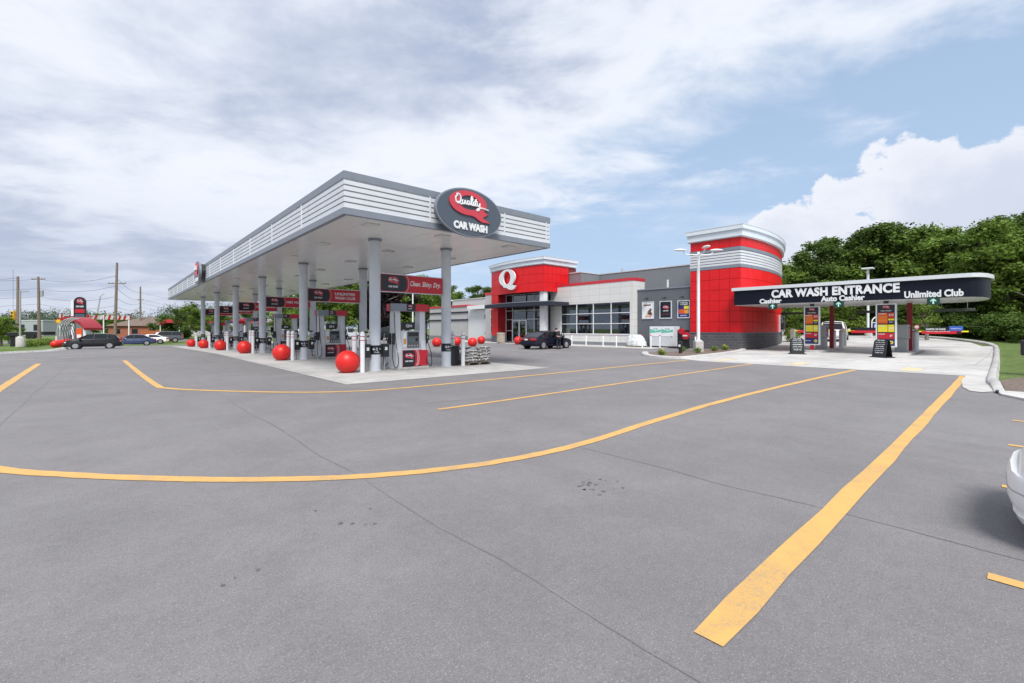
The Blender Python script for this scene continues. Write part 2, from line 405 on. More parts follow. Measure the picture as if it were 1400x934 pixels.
def ell(rx, ry, n=40, cx=0, cy=0): return [(cx+rx*math.cos(2*math.pi*i/n), cy+ry*math.sin(2*math.pi*i/n)) for i in range(n)]
UP = (0, 0, 1); RX = (1, 0, 0); RMY = (0, -1, 0)                # right-vectors of faces looking to -y and to -x

# ------------------------------------------------------------------ ground
def sst(v, a, b):
    t = max(0, min(1, (v-a)/(b-a))); return t*t*(3-2*t)
def H(x, y):
    return -.014*max(0, min(y-34, 42))*(1-sst(x, 14, 30))+.035*max(0, min(x-38, 24))*(1-sst(y, 20, 32))
def drape(name, poly, dz, m, zone=(-60, 90, -30, 120), step=2.0, side=0, as_struct=True):
    bm = bmesh.new()
    vs = [bm.verts.new((x, y, 0)) for x, y in poly]
    for t3 in tessellate_polygon([[Vector((x, y, 0)) for x, y in poly]]): bm.faces.new([vs[i] for i in t3])
    xs = [p[0] for p in poly]; ys = [p[1] for p in poly]
    def cuts(lo, hi, z0, z1):
        a = math.ceil(max(lo, z0)/step)*step
        while a < min(hi, z1): yield a; a += step
    for a in cuts(min(xs), max(xs), zone[0], zone[1]):
        bmesh.ops.bisect_plane(bm, geom=bm.verts[:]+bm.edges[:]+bm.faces[:], plane_co=(a, 0, 0), plane_no=(1, 0, 0))
    for a in cuts(min(ys), max(ys), zone[2], zone[3]):
        bmesh.ops.bisect_plane(bm, geom=bm.verts[:]+bm.edges[:]+bm.faces[:], plane_co=(0, a, 0), plane_no=(0, 1, 0))
    bmesh.ops.remove_doubles(bm, verts=bm.verts[:], dist=1e-4)
    for v in bm.verts: v.co.z = H(v.co.x, v.co.y)+dz
    if side:
        be = [e for e in bm.edges if e.is_boundary]
        r = bmesh.ops.extrude_edge_only(bm, edges=be)
        for v in [g for g in r['geom'] if isinstance(g, bmesh.types.BMVert)]: v.co.z -= side
    bmesh.ops.recalc_face_normals(bm, faces=bm.faces[:])
    up = sum(f.normal.z*f.calc_area() for f in bm.faces)
    if up < 0: bmesh.ops.reverse_faces(bm, faces=bm.faces[:])
    me = bpy.data.meshes.new(name); bm.to_mesh(me); bm.free(); me.materials.append(m)
    o = bpy.data.objects.new(name, me); COL.objects.link(o)
    if as_struct: struct(o)
    return o
def catmull(pts, n=6):
    out = []; P_ = [pts[0]]+list(pts)+[pts[-1]]
    for i in range(1, len(P_)-2):
        for k_ in range(n):
            t = k_/n; a, b, c_, d = P_[i-1], P_[i], P_[i+1], P_[i+2]
            out.append(tuple(.5*((2*b[q])+(-a[q]+c_[q])*t+(2*a[q]-5*b[q]+4*c_[q]-d[q])*t*t+(-a[q]+3*b[q]-3*c_[q]+d[q])*t**3) for q in range(len(a))))
    out.append(tuple(pts[-1])); return out
def stroke(name, pts, wd, dz, m, jit=0.0, mb=None, smooth=True):
    P_ = catmull(pts, 8) if smooth and len(pts) > 2 else pts
    Q_ = []
    for a, b in zip(P_[:-1], P_[1:]):
        n = max(1, int(math.dist(a, b)/.5))
        for i in range(n): Q_.append((a[0]+(b[0]-a[0])*i/n, a[1]+(b[1]-a[1])*i/n))
    Q_.append(P_[-1]); own = mb is None; mb = mb or MB(); vs = []
    for i, p in enumerate(Q_):
        a = Q_[max(i-1, 0)]; b = Q_[min(i+1, len(Q_)-1)]; L = math.dist(a, b) or 1
        nx, ny = -(b[1]-a[1])/L, (b[0]-a[0])/L; h = wd/2
        j1 = random.uniform(-jit, jit); j2 = random.uniform(-jit, jit)
        for s_, j in ((1, j1), (-1, j2)):
            x = p[0]+nx*(h*s_+j); y = p[1]+ny*(h*s_+j); vs.append((x, y, H(x, y)+dz))
    mb.add(vs, [(2*i, 2*i+1, 2*i+3, 2*i+2) for i in range(len(Q_)-1)], m)
    return struct(mb.build(name)) if own else None

drape('ground', [(-900, -500), (1300, -500), (1300, 1500), (-900, 1500)], -.05, GRASS)
drape('parking_lot', [(-60, -14), (17, -14), (17, .3), (19.5, .9), (21.8, 1.25), (36, 1.8), (36, 60), (30, 74), (-3.4, 74), (-3.6, 56), (-6.5, 51.5), (-9, 40), (-60, 34)], 0, ASPH)
drape('street', [(-400, 98), (200, 98), (200, 112), (-400, 112)], -.02, ASPH)
drape('forecourt_slab', [(5.1, 12.95), (13.5, 12.95), (13.5, 63), (5.1, 63)], .008, CONC)
lane = [(21.8, 1.34), (21.8, 10.6), (22.7, 12.2), (26, 12.6), (31, 13.0), (35.6, 14.3), (60, 19), (62, 24), (66, 24), (64, 14), (60.5, 8.5), (56.5, 5.2), (51.7, 3.0), (47, 2.12), (40, 1.85), (30, 1.5), (23.5, 1.35)]
drape('drive_lane', lane, .008, CONC2)
drape('sidewalk', [(31.6, 19.6), (35.9, 19.6), (35.9, 52), (31.6, 52)], .02, KERB, side=.05)
drape('far_sidewalk', [(12, 74.3), (40, 62), (42, 66), (14, 79)], .02, KERB)
# gutter and kerb beside the lane, ending in a rounded nose
drape('gutter', [(16.45, .75), (16.6, .97), (17.5, 1.16), (19.66, 1.34), (22, 1.37), (30, 1.54), (40, 1.89), (47, 2.17), (47.3, 1.6), (40, 1.3), (30, 1.0), (20, .8), (18, .62), (17, .5)], .014, KERB)
kpath = catmull([(16.7, .42), (18.5, .55), (20, .68), (25, .80), (30, .92), (40, 1.2), (47, 1.5), (52, 2.6), (57, 4.9), (61, 8.2), (64.8, 13.9), (67, 23)], 8)
mb = MB(); rings = []
for i, p in enumerate(kpath):
    a = kpath[max(i-1, 0)]; b = kpath[min(i+1, len(kpath)-1)]; L = math.dist(a, b); nx, ny = (b[1]-a[1])/L, -(b[0]-a[0])/L
    hh = H(*p); k_ = min(1, .15+i/10)
    rings.append([(p[0]+nx*o, p[1]+ny*o, hh+z) for o, z in ((-.14, -.05), (-.12, .02+.06*k_), (-.05, .03+.11*k_), (.06, .03+.12*k_), (.12, -.05))])
mb.loft(rings, KERB); struct(mb.build('kerb', smooth=True, ang=40))
drape('sidewalk', [(15.2, -.3), (15.3, .02), (16.0, .40), (16.6, .48), (16.9, .3), (16.75, -1.6), (16.7, -8), (15.4, -8), (15.2, -1.5)], .05, KERB, side=.1)
mb = MB(); mb.box(16.5, 16.95, .46, .52, -.05, .058, BLACK); struct(mb.build('drain'))
drape('planting_bed', [(16.8, .35), (18.5, .42), (20.5, .55), (22.3, .2), (23.4, -.5), (23.2, -1.5), (22, -2.2), (20, -6), (16.76, -6)], .012, MULCH)
# island bed at the foot of the red tower
bed = catmull([(23.7, 15.0), (22.9, 13.7), (22.75, 12.35), (24.6, 12.35), (29, 12.75), (32.6, 13.4), (35.2, 14.1)], 6)
drape('planting_bed', bed+[(35.3, 15.6), (30, 15.9), (25.6, 16.2)], .05, MULCH, side=.1)
mb = MB(); rings = []
kp = catmull([(25.9, 16.3), (24.2, 15.2), (22.8, 13.8), (22.65, 12.25), (24.6, 12.2), (29, 12.6), (32.6, 13.25), (35.3, 14.0)], 6)
for i, p in enumerate(kp):
    a = kp[max(i-1, 0)]; b = kp[min(i+1, len(kp)-1)]; L = math.dist(a, b); nx, ny = (b[1]-a[1])/L, -(b[0]-a[0])/L
    rings.append([(p[0]+nx*o, p[1]+ny*o, z) for o, z in ((-.2, -.05), (-.17, .1), (-.1, .13), (.12, .13), (.2, .10), (.24, -.05))])
mb.loft(rings, KERB); struct(mb.build('kerb', smooth=True, ang=40))
# kerb on the west side
kl = catmull([(-60, 33), (-12, 37.5), (-8, 42.5), (-5.6, 50), (-3.6, 55.5), (-3.3, 74)], 6)
mb = MB(); rings = []
for i, p in enumerate(kl):
    a = kl[max(i-1, 0)]; b = kl[min(i+1, len(kl)-1)]; L = math.dist(a, b); nx, ny = (b[1]-a[1])/L, -(b[0]-a[0])/L
    rings.append([(p[0]+nx*o, p[1]+ny*o, H(*p)+z) for o, z in ((-.3, -.05), (-.25, .12), (.3, .14), (.42, .02), (.5, -.05))])
mb.loft(rings, KERB); struct(mb.build('kerb', smooth=True, ang=40))

# painted lines
arc = [(-2.6, 12.5), (-1.9, 9.6), (-.94, 7.8), (-.3, 6.96), (.3, 6.29), (.88, 5.72), (1.47, 5.22), (2.1, 4.79), (2.82, 4.46), (3.69, 4.22), (5.03, 4.13), (7.4, 4.33), (10.75, 4.5), (16.13, 4.52), (21.7, 4.42)]
stroke('lane_marking', arc, .16, .006, YLINE, .007)
stroke('lane_marking', [(.55, 30.1), (.8, 21.5), (1.0, 16.4), (1.15, 15.4), (1.85, 14.2), (3.16, 12.6), (4.4, 11.6), (5.92, 11.2), (9.9, 11.22), (22.0, 11.44)], .17, .006, YLINE, .004)
stroke('lane_marking', [(4.9, 7.77), (7, 7.78), (14, 8.0), (21.9, 8.27)], .13, .006, YLINE, .004)
stroke('lane_marking', [(-2.0, 6), (-2.2, 18.3), (-2.43, 29.9)], .2, .006, YLINE, .006)
stroke('lane_marking', [(2.33, 1.10), (8, 1.17), (15, 1.28), (21.7, 1.42)], .17, .006, YLINE, .011)
for x in (1.7, 4.3, 6.86, 9.34, 11.88): stroke('stall_marking', [(x, .17), (x, -4.8)], .11, .006, YLINE, .003, smooth=False)
for y in (3.0, 6.9, 10.2): stroke('lane_marking', [(22.6, y), (24.6, y)], .55, .014, FAINT, .03, smooth=False)
for x, y in ((-4.6, 34), (-2.2, 35.5), (0, 37)): stroke('lane_marking', [(x, y), (x+1.6, y+.9)], .2, .006, FAINT, .02, smooth=False)
def wig(x, y0, y1, n=14, a=.03): return [(x+random.uniform(-a, a), y0+(y1-y0)*i/n) for i in range(n+1)]
stroke('pavement_seam', wig(2.03, -4, 32, 40), .014, .003, CRACK, .004)
stroke('pavement_seam', wig(4.78, -5, 4.0, 14), .012, .003, CRACK, .004)
stroke('pavement_seam', wig(-1.4, 2, 36, 30), .014, .003, CRACK, .004)
stroke('pavement_seam', [(4.9, 8.6), (8, 8.3), (13, 9.6), (18, 9.4), (21.6, 9.0)], .016, .003, CRACK, .004)
random.seed(3)
for cx, cy, n, sp_ in ((3.72, 2.95, 20, .14), (1.5, 3.85, 7, .22), (1.0, 3.2, 3, .3)):
    mb = MB()
    for i in range(n):
        x = cx+random.gauss(0, sp_); y = cy+random.gauss(0, sp_*.8); r = random.uniform(.008, .024); N = 9
        ring_ = [(x+r*random.uniform(.6, 1.3)*math.cos(2*math.pi*j/N), y+r*random.uniform(.6, 1.3)*math.sin(2*math.pi*j/N), .004) for j in range(N)]
        mb.add(ring_, [tuple(range(N))], OIL)
    struct(mb.build('oil_spots'))

# ------------------------------------------------------------------ logo shapes
def q_logo(mb, o, r, u, s, t, mr, mw, script=True):
    """slanted Q ring with a tail, script word across it"""
    o = Vector(o); r = Vector(r); u = Vector(u)
    N = 44; out = []; inn = []
    for i in range(N):
        a = 2*math.pi*i/N; x, y = math.cos(a), math.sin(a)
        out.append((s*(x*1.2+.06*y), s*(.64*y+.28))); inn.append((s*(x*.66+.06+.04*y), s*(.38*y+.31)))
    mb.ring(out, inn, o, r, u, t, mr)
    tail = [(-.66, -.26), (-.05, -.28), (.42, -.40), (.85, -.60), (1.45, -.60), (.92, -.36), (1.32, -.10), (.9, -.02), (.40, -.14), (-.1, -.2)]
    mb.plate([(x*s, y*s) for x, y in tail], o+r.cross(u)*.002, r, u, t, mr)
    if script:
        n = r.cross(u)
        def st(pts, wd):
            P_ = catmull([(x*s*1.12, y*s) for x, y in pts], 6)
            mb.tube([o+r*x+u*y+n*(t+.004) for x, y in P_], wd*s, 5, mw)
        b = .16; W = .042
        st([(-.62, b+.42), (-.74, b+.30), (-.72, b+.08), (-.60, b), (-.48, b+.14), (-.47, b+.36), (-.58, b+.50), (-.72, b+.44)], W)   # Q
        st([(-.72, b+.02), (-.60, b+.07), (-.46, b-.02), (-.36, b+.04)], W)
        st([(-.36, b+.24), (-.37, b+.06), (-.28, b+.03), (-.21, b+.22), (-.21, b+.05), (-.12, b+.04)], W)                              # u
        st([(.02, b+.22), (-.08, b+.20), (-.09, b+.05), (.0, b+.05), (.04, b+.22), (.04, b+.05), (.12, b+.06)], W)                     # a
        st([(.12, b+.06), (.22, b+.40), (.16, b+.48), (.13, b+.3), (.16, b+.05), (.24, b+.05)], W)                                     # l
        st([(.24, b+.05), (.28, b+.22), (.28, b+.05), (.36, b+.05)], W); st([(.30, b+.32), (.31, b+.34)], W*1.2)                       # i
        st([(.36, b+.05), (.43, b+.40), (.40, b+.10), (.46, b+.03)], W); st([(.32, b+.25), (.52, b+.27)], W)                           # t
        st([(.50, b+.22), (.51, b+.07), (.60, b+.06), (.65, b+.22), (.62, b-.10), (.50, b-.20), (.50, b-.12), (.75, b-.02), (1.18, b-.05)], W)  # y and swash
def small_logo(mb, o, r, u, s, n_off=.004):
    """logo as it reads on banners: red Q, white script, CAR WASH below"""
    o = Vector(o); r = Vector(r); u = Vector(u); n = r.cross(u)
    q_logo(mb, o+u*(.25*s)+n*n_off, r, u, s*.62, .004, PINKRED, WHITE)
    mb.text('CAR WASH', o-u*(.45*s)+n*n_off, r, u, 1.35*s, .26*s, .006, WHITE, bold=.03)

# ------------------------------------------------------------------ fuel canopy
CX0, CX1, CY0, CY1, CZ0, CZ1 = 5.19, 13.9, 13.35, 67.0, 5.0, 6.28
can = thing('gas_canopy', 'long white flat canopy with grey edge bands over the fuel pumps', 'canopy', (9.55, 40, 0))
O = (9.55, 40, 0)
mb = MB(); mb.box(CX0+.03, CX1-.03, CY0+.03, CY1-.03, 5.012, 5.03, mat('soffit', (.74, .74, .735), .2, spec=.4))
for x in np.arange(CX0+.9, CX1-.2, 1.21): mb.box(x-.003, x+.003, CY0+.05, CY1-.05, 5.009, 5.0121, mat('soffit_joint', (.48, .48, .48), .4))
mb.build('soffit', can, O)
mb = MB(); mb.box(CX0+.12, CX1-.12, CY0+.12, CY1-.12, 5.031, 6.1, LGREY); mb.build('roof_deck', can, O)
def band(mb, z0, z1, out, m, th=.12):
    mb.box(CX0-out, CX0+th, CY0-out, CY1+out, z0, z1, m); mb.box(CX1-th, CX1+out, CY0-out, CY1+out, z0, z1, m)
    mb.box(CX0+th, CX1-th, CY0-out, CY0+th, z0, z1, m); mb.box(CX0+th, CX1-th, CY1-th, CY1+out, z0, z1, m)
mb = MB(); band(mb, 6.055, 6.28, .03, TRIM); mb.build('top_band', can, O)
mb = MB(); band(mb, 5.0, 5.2, .03, TRIM); mb.build('bottom_band', can, O)
mb = MB(); band(mb, 5.201, 6.054, -.055, mat('louvre_shade', (.50, .52, .55), .5), .10)
for i in range(5):
    z = 5.215+i*.17; band(mb, z, z+.125, .012 if i % 2 == 0 else .0121, WHITEM, .05)
for z in (5.201, 6.036): band(mb, z, z+.012, .02, WHITEM, .04)
mb.build('louvre_cladding', can, O)
def cj(*a): mb = MB(); mb.box(*a, 5.202, 6.053, WHITEM); mb.build('cladding_joint', can, O)
for y in np.arange(17.3, 66, 4.0): cj(CX0-.034, CX0+.01, y-.03, y+.03); cj(CX1-.01, CX1+.034, y-.03, y+.03)
for x in (8.1, 11.4, 13.7): cj(x-.03, x+.03, CY0-.034, CY0+.01)
LENS = mat('light_lens', (.66, .66, .64), .3)
ISL = [16.4+8.5*i for i in range(6)]
for y in ISL:
    for x in (6.4, 9.15, 12.4):
        for dy in (-2.2, 2.2):
            mb = MB(); mb.bbox(x-.22, x+.22, y+dy-.22, y+dy+.22, 4.965, 5.011, LENS, .01); mb.build('ceiling_light', can, O)
for y in ISL:
    for x in (7.55, 10.75):
        mb = MB(); mb.cyl((x, y, 0), (x, y, 4.93), .205, n=32, m=BRGREY); mb.cyl((x, y, 4.93), (x, y, 5.01), .25, n=32, m=TRIM); mb.cyl((x, y, H(x, y)+.008), (x, y, H(x, y)+.05), .23, n=32, m=BRGREY)
        c_ = mb.build('column', can, O, smooth=True)
        mb = MB(); mb.cyl((x, y, .64), (x, y, .98), .212, n=32, m=SIGNBLK)
        for k_, (tx, tz) in enumerate(((-.2, .86), (-.2, .76))): pass
        mb.text('1-2' if x < 9 else '3-4', (x-.07, y-.218, .84), RX, UP, .16, .10, .006, WHITE, bold=.02)
        mb.text('•', (x-.16, y-.19, .84), RX, UP, .05, .05, .006, WHITE); mb.text('•', (x+.1, y-.212, .84), RX, UP, .04, .04, .006, WHITE)
        mb.text('FUEL', (x-.02, y-.218, .72), RX, UP, .2, .05, .006, WHITE)
        b_ = mb.build('number_band', c_, O, smooth=True)

ORD = ['nearest', 'second', 'third', 'fourth', 'fifth', 'farthest']
# concrete-filled bollards, round red balls
def mk_bollard():
    t = thing('bollard', 'x', 'bollard', (0, 0, 0), group='white bollards guarding the fuel islands')
    mb = MB(); mb.lathe([(.085, 0), (.085, 1.40), (.07, 1.46), (.03, 1.49)], (0, 0, 0), 20, WHITE); mb.build('post', t, smooth=True)
    for z in (1.16, 1.30):
        mb = MB(); mb.cyl((0, 0, z), (0, 0, z+.028), .0875, n=20, m=SIGNRED); mb.build('red_band', t, smooth=True)
    return t
boll = mk_bollard(); first = True
for i, y in enumerate(ISL):
    for (dx, dy, wd) in ((6.93, -.3, 'right beside the red ball, near side'), (6.93, .42, 'right beside the red ball, far side'), (11.38, -.35, 'past the right column, near side'), (11.38, .42, 'past the right column, far side')):
        x = dx; yy = y+dy; lab = 'white ringed bollard %s, %s fuel island' % (wd, ORD[i])
        if first: boll.location = (x, yy, H(x, yy)+.008); boll['label'] = lab; first = False
        else: dup(boll, (x, yy, H(x, yy)+.008), 0, lab)
def mk_ball():
    t = thing('red_ball', 'x', 'ball bollard', group='red ball bollards at the island ends')
    mb = MB(); r = .425; c0 = .385
    prof = [(r*math.cos(a), c0+r*math.sin(a)) for a in np.linspace(-1.13, 1.5, 26)]
    mb.lathe([(prof[0][0]*.98, 0)]+prof, (0, 0, 0), 40, REDP); mb.build('sphere', t, smooth=True, ang=60)
    mb = MB(); mb.lathe([(.17, .0), (.17, .012)], (0, 0, 0), 24, DRED); mb.build('base_ring', t)
    return t
ball = mk_ball()
for i, y in enumerate(ISL):
    lab = 'big round red ball standing at the left end of the %s fuel island' % ORD[i]
    if i == 0: ball.location = (6.5, y, .008); ball['label'] = lab
    else: dup(ball, (6.5, y, H(6.5, y)+.008), i, lab)
for k_, (x, y, lab) in enumerate(((21.7, 34.6, 'red ball in the lot partly behind the nearest right canopy column'), (24.5, 35.6, 'red ball behind the left of the two bollards by the bagged goods'),
        (24.2, 32.7, 'red ball in front of a second ball, just above the bagged goods pile'), (29.2, 37.9, 'red ball half hidden behind another ball, before the small grey wall'),
        (30.6, 33.7, 'red ball peeking out behind the rear bumper of the dark sedan'))):
    dup(ball, (x, y, 0), k_, lab, 'red ball bollards in the store lot')
dup(ball, (7.4, 93.0, -.57), 0, 'small distant red ball in front of the white tank', 'red ball bollards in the store lot')

# ------------------------------------------------------------------ fuel pumps
CAB = mat('pump_bezel', (.10, .105, .115), .35); SCR = mat('pump_screen', (.10, .13, .16), .1, spec=1)
def mk_pump():
    t = thing('fuel_dispenser', 'x', 'gas pump', group='fuel pumps under the canopy')
    mb = MB(); mb.bbox(-.74, .74, -.42, .42, 0, .09, CONC_BASE, .015); mb.build('plinth', t)
    for sx in (-1, 1):
        mb = MB()
        prof = [(-.36, .09), (.36, .09), (.36, .7), (.22, 1.15), (.18, 2.3), (-.18, 2.3), (-.22, 1.15), (-.36, .7)]
        x = sx*.56
        mb.plate([(y, z) for y, z in prof], (x-.13, 0, 0), (0, 1, 0), UP, .26, LGREY if sx < 0 else WHITEM); mb.build('pylon', t)
    mb = MB(); mb.box(-.43, .68, -.40, .40, .12, .74, SIGNRED)
    for s_, r_ in ((-1, (1, 0, 0)), (1, (-1, 0, 0))):
        yv = s_*.401
        if s_ < 0: poly = [(-.43, .121), (.02, .121)]+[(.02+.10*math.sin(a), .43+.31*-math.cos(a)) for a in np.linspace(0, math.pi, 12)]+[(-.43, .739)]
        else: poly = [(-.68, .121), (-.1, .121)]+[(-.1+.10*math.sin(a), .43+.31*-math.cos(a)) for a in np.linspace(0, math.pi, 12)]+[(-.68, .739)]
        mb.plate(poly, (0, yv, 0), r_, UP, .004, SIGNBLK)
        cxx = -.17 if s_ < 0 else .38
        small_logo(mb, (cxx, yv, .43), r_, UP, .25, .006)
        for dr in (.1, .16):
            pts = [((.02 if s_ < 0 else .1)*1+(dr+.10*math.sin(a))*(1 if s_ < 0 else -1), yv-.006*1 if s_ < 0 else yv+.006, .43-.31*math.cos(a)) for a in np.linspace(.05, math.pi-.05, 12)]
            mb.tube(pts, .008, 4, WHITE)
    mb.build('skirt_panel', t)
    mb = MB(); mb.bbox(-.42, .42, -.24, .24, .80, 1.52, LGREY, .02); mb.bbox(-.45, .45, -.30, .30, .745, .80, WHITE, .01)
    cab = mb.build('cabinet', t)
    for s_ in (-1, 1):
        r_ = (-s_, 0, 0); y0 = s_*.242
        mb = MB(); mb.plate([(-.16, .84), (.36, .84), (.36, 1.48), (-.16, 1.48)], (0, y0, 0), r_, UP, .02, CAB)
        mb.plate([(-.10, 1.06), (.18, 1.06), (.18, 1.24), (-.10, 1.24)], (0, y0+s_*.02, 0), r_, UP, .006, SCR)
        mb.plate([(.20, 1.10), (.32, 1.10), (.32, 1.22), (.20, 1.22)], (0, y0+s_*.02, 0), r_, UP, .01, BLACK)
        mb.plate([(-.12, 1.30), (.33, 1.30), (.33, 1.44), (-.12, 1.44)], (0, y0+s_*.02, 0), r_, UP, .006, BLACK)
        mb.build('control_panel', cab)
        mb = MB()
        for k_ in range(4): mb.plate(ell(.035, .035, 12, -.08+k_*.12, .92), (0, y0+s_*.02, 0), r_, UP, .012, CHROME)
        mb.build('grade_buttons', cab)
        mb = MB(); mb.plate([(-.33, .88), (-.20, .88), (-.20, 1.46), (-.33, 1.46)], (0, y0, 0), r_, UP, .008, WHITE); mb.plate([(-.32, .98), (-.21, .98), (-.21, 1.2), (-.32, 1.2)], (0, y0+s_*.008, 0), r_, UP, .004, mat('sticker_orange', (.6, .3, .08), .6)); mb.build('price_sticker', cab)
    mb = MB(); mb.bbox(-.26, .26, -.12, .12, 1.56, 1.86, BLACK, .02)
    for s_ in (-1, 1):
        mb.ring(ell(.07, .06, 16, -.08, 1.71), ell(.045, .035, 16, -.08, 1.71), (0, s_*.121, 0), (-s_, 0, 0), UP, .004, WHITE)
        mb.text('10', (.05*-s_, s_*.121, 1.71), (-s_, 0, 0), UP, .14, .10, .004, WHITE, bold=.02)
    mb.cyl((0, 0, 1.5), (0, 0, 1.58), .06, n=10, m=SGREY)
    mb.build('media_screen', t)
    # arched header
    mb = MB(); N = 12; hw = .78
    xs = [-hw+2*hw*i/N for i in range(N+1)]
    for s_ in (-1, 1):
        f = [s_*(.30+.10*math.cos(x/hw*math.pi/2)) for x in xs]
        for i in range(N):
            xm = (xs[i]+xs[i+1])/2*(-s_)
            mm = TRIM if xm < -.3 else (SIGNBLK if xm < .08 else SIGNRED)
            mb.add([(xs[i], f[i], 2.3), (xs[i+1], f[i+1], 2.3), (xs[i+1], f[i+1], 2.58), (xs[i], f[i], 2.58), (xs[i], s_*.02, 2.3), (xs[i+1], s_*.02, 2.3), (xs[i+1], s_*.02, 2.58), (xs[i], s_*.02, 2.58)],
                   [(0, 1, 2, 3), (0, 4, 5, 1), (3, 2, 6, 7)]+([(0, 3, 7, 4)] if i == 0 else [])+([(1, 5, 6, 2)] if i == N-1 else []), mm)
        small_logo(mb, (.12*s_, s_*.407, 2.44), (-s_, 0, 0), UP, .12, .002)
    mb.build('header_sign', t)
    for sx in (-1, 1):
        for s_ in (-1, 1):
            mb = MB(); x = sx*.70
            mb.bbox(x-.06 if sx < 0 else x-.02, x+.02 if sx < 0 else x+.06, s_*.16-.07, s_*.16+.07, .98, 1.42, BLACK, .02)
            mb.bbox(x+sx*.04-.05, x+sx*.04+.05, s_*.2-.06, s_*.2+.06, 1.02, 1.22, BLACK, .025)
            mb.tube([(x+sx*.06, s_*.20, 1.36), (x+sx*.12, s_*.24, 1.28), (x+sx*.10, s_*.27, 1.12)], .022, 6, mat('nozzle_grip', (.03, .03, .03), .5)); noz = mb.build('nozzle', t)
            mb = MB()
            P_ = catmull([(x+sx*.07, s_*.24, 1.05), (x+sx*.16, s_*.36, .6), (x+sx*.13, s_*.46, .16), (x+sx*.02, s_*.47, .12), (x-sx*.08, s_*.40, .4), (x-sx*.02, s_*.27, 1.2), (x, s_*.2, 2.25)], 6)
            mb.tube(P_, .016, 6, RUBBER); mb.build('hose', t, smooth=True)
    return t
pump = mk_pump()
for i, y in enumerate(ISL):
    lab = 'fuel pump with red and black skirt and arched header on the %s island' % ORD[i]
    if i == 0: pump.location = (9.02, y+.15, .008); pump['label'] = lab
    else: dup(pump, (9.02, y+.15, H(9, y)+.008), 0, lab)
# windscreen service boxes either side of the columns
def mk_box():
    t = thing('service_box', 'x', 'service box', group='black windshield service boxes beside the columns')
    mb = MB(); mb.bbox(-.13, .13, -.16, .16, .52, 1.02, BLACK, .03); mb.box(-.02, .02, -.02, .02, 0, .53, SGREY); mb.build('bin', t)
    mb = MB(); mb.bbox(-.05, .05, -.165, -.158, .78, .9, WHITE, .003); mb.build('label_plate', t)
    mb = MB(); mb.tube([(0, .05, .95), (.03, .05, 1.45)], .012, 6, SGREY); mb.bbox(-.06, .1, .03, .07, 1.43, 1.5, BLACK, .01); mb.build('squeegee', t)
    return t
bx = mk_box(); f0 = True
for i, y in enumerate(ISL):
    for x, wd in ((7.2, 'left side of the left column'), (7.93, 'right side of the left column')):
        lab = 'black washer box, %s, %s fuel island' % (wd, ORD[i])
        if f0: bx.location = (x, y, .008); bx['label'] = lab; f0 = False
        else: dup(bx, (x, y, H(x, y)+.008), 0, lab)
# hanging banners between the columns
msgs = [('Clean. Shiny. Dry.',), ('UNLIMITED', 'WASH CLUB'), ('FREE VACUUMS',), ('Clean. Shiny. Dry.',), ('UNLIMITED', 'WASH CLUB'), ('FREE VACUUMS',)]
desc = ['reading Clean Shiny Dry in script', 'reading UNLIMITED WASH CLUB on two lines', 'reading FREE VACUUMS', 'reading Clean Shiny Dry, fourth from the front', 'reading UNLIMITED WASH CLUB, fifth from the front', 'reading FREE VACUUMS, farthest of the row']
for i, y in enumerate(ISL):
    t = thing('hanging_banner', 'red and black banner between the columns '+desc[i], 'sign', (9.15, y, 3.4), group='red and black banners between the canopy columns')
    o_ = (9.15, y, 3.4); x0, x1, z0, z1 = 7.77, 10.53, 3.05, 3.72
    mb = MB(); mb.bbox(x0, x1, y-.05, y+.05, z0, z1, SIGNRED, .012)
    for z in (z0-.03, z1+.005): mb.box(x0-.02, x1+.02, y-.035, y+.035, z, z+.025, CHROME)
    for s_ in (-1, 1):
        n_ = 14; xe = -.42
        poly = [(-1.365, -.31), (xe, -.31)]+[(xe+.14*math.sin(a), -.31*math.cos(a)) for a in np.linspace(.1, math.pi-.1, n_)]+[(xe, .31), (-1.365, .31)]
        mb.plate(poly, (9.15, y+s_*.051, 3.385), (-s_, 0, 0), UP, .004, SIGNBLK)
        for dr in (.08, .14):
            mb.tube([(9.15-s_*(xe+dr+.14*math.sin(a)), y+s_*.056, 3.385-.31*math.cos(a)) for a in np.linspace(.08, math.pi-.08, 14)], .009, 4, LGREY if dr < .1 else PINKRED)
    pan = mb.build('panel', t, o_)
    for s_ in (-1, 1):
        mb = MB(); r_ = (-s_, 0, 0)
        small_logo(mb, (9.15+s_*.88, y+s_*.056, 3.385), r_, UP, .30); mb.build('emblem', t, o_)
        mb = MB()
        cxt = 9.15-s_*.56; L_ = msgs[i]
        if len(L_) == 2:
            for k_, tx in enumerate(L_): mb.text(tx, (cxt, y+s_*.052, 3.49-.22*k_), r_, UP, 1.12, .15, .008, WHITE, bold=.02)
        elif 'Clean' in L_[0]: mb.text(L_[0], (cxt, y+s_*.052, 3.385), r_, UP, 1.42, .26, .008, WHITE, bold=.012, shear=.35)
        else: mb.text(L_[0], (cxt, y+s_*.052, 3.40), r_, UP, 1.36, .16, .008, WHITE, bold=.02)
        mb.build('lettering', t, o_)
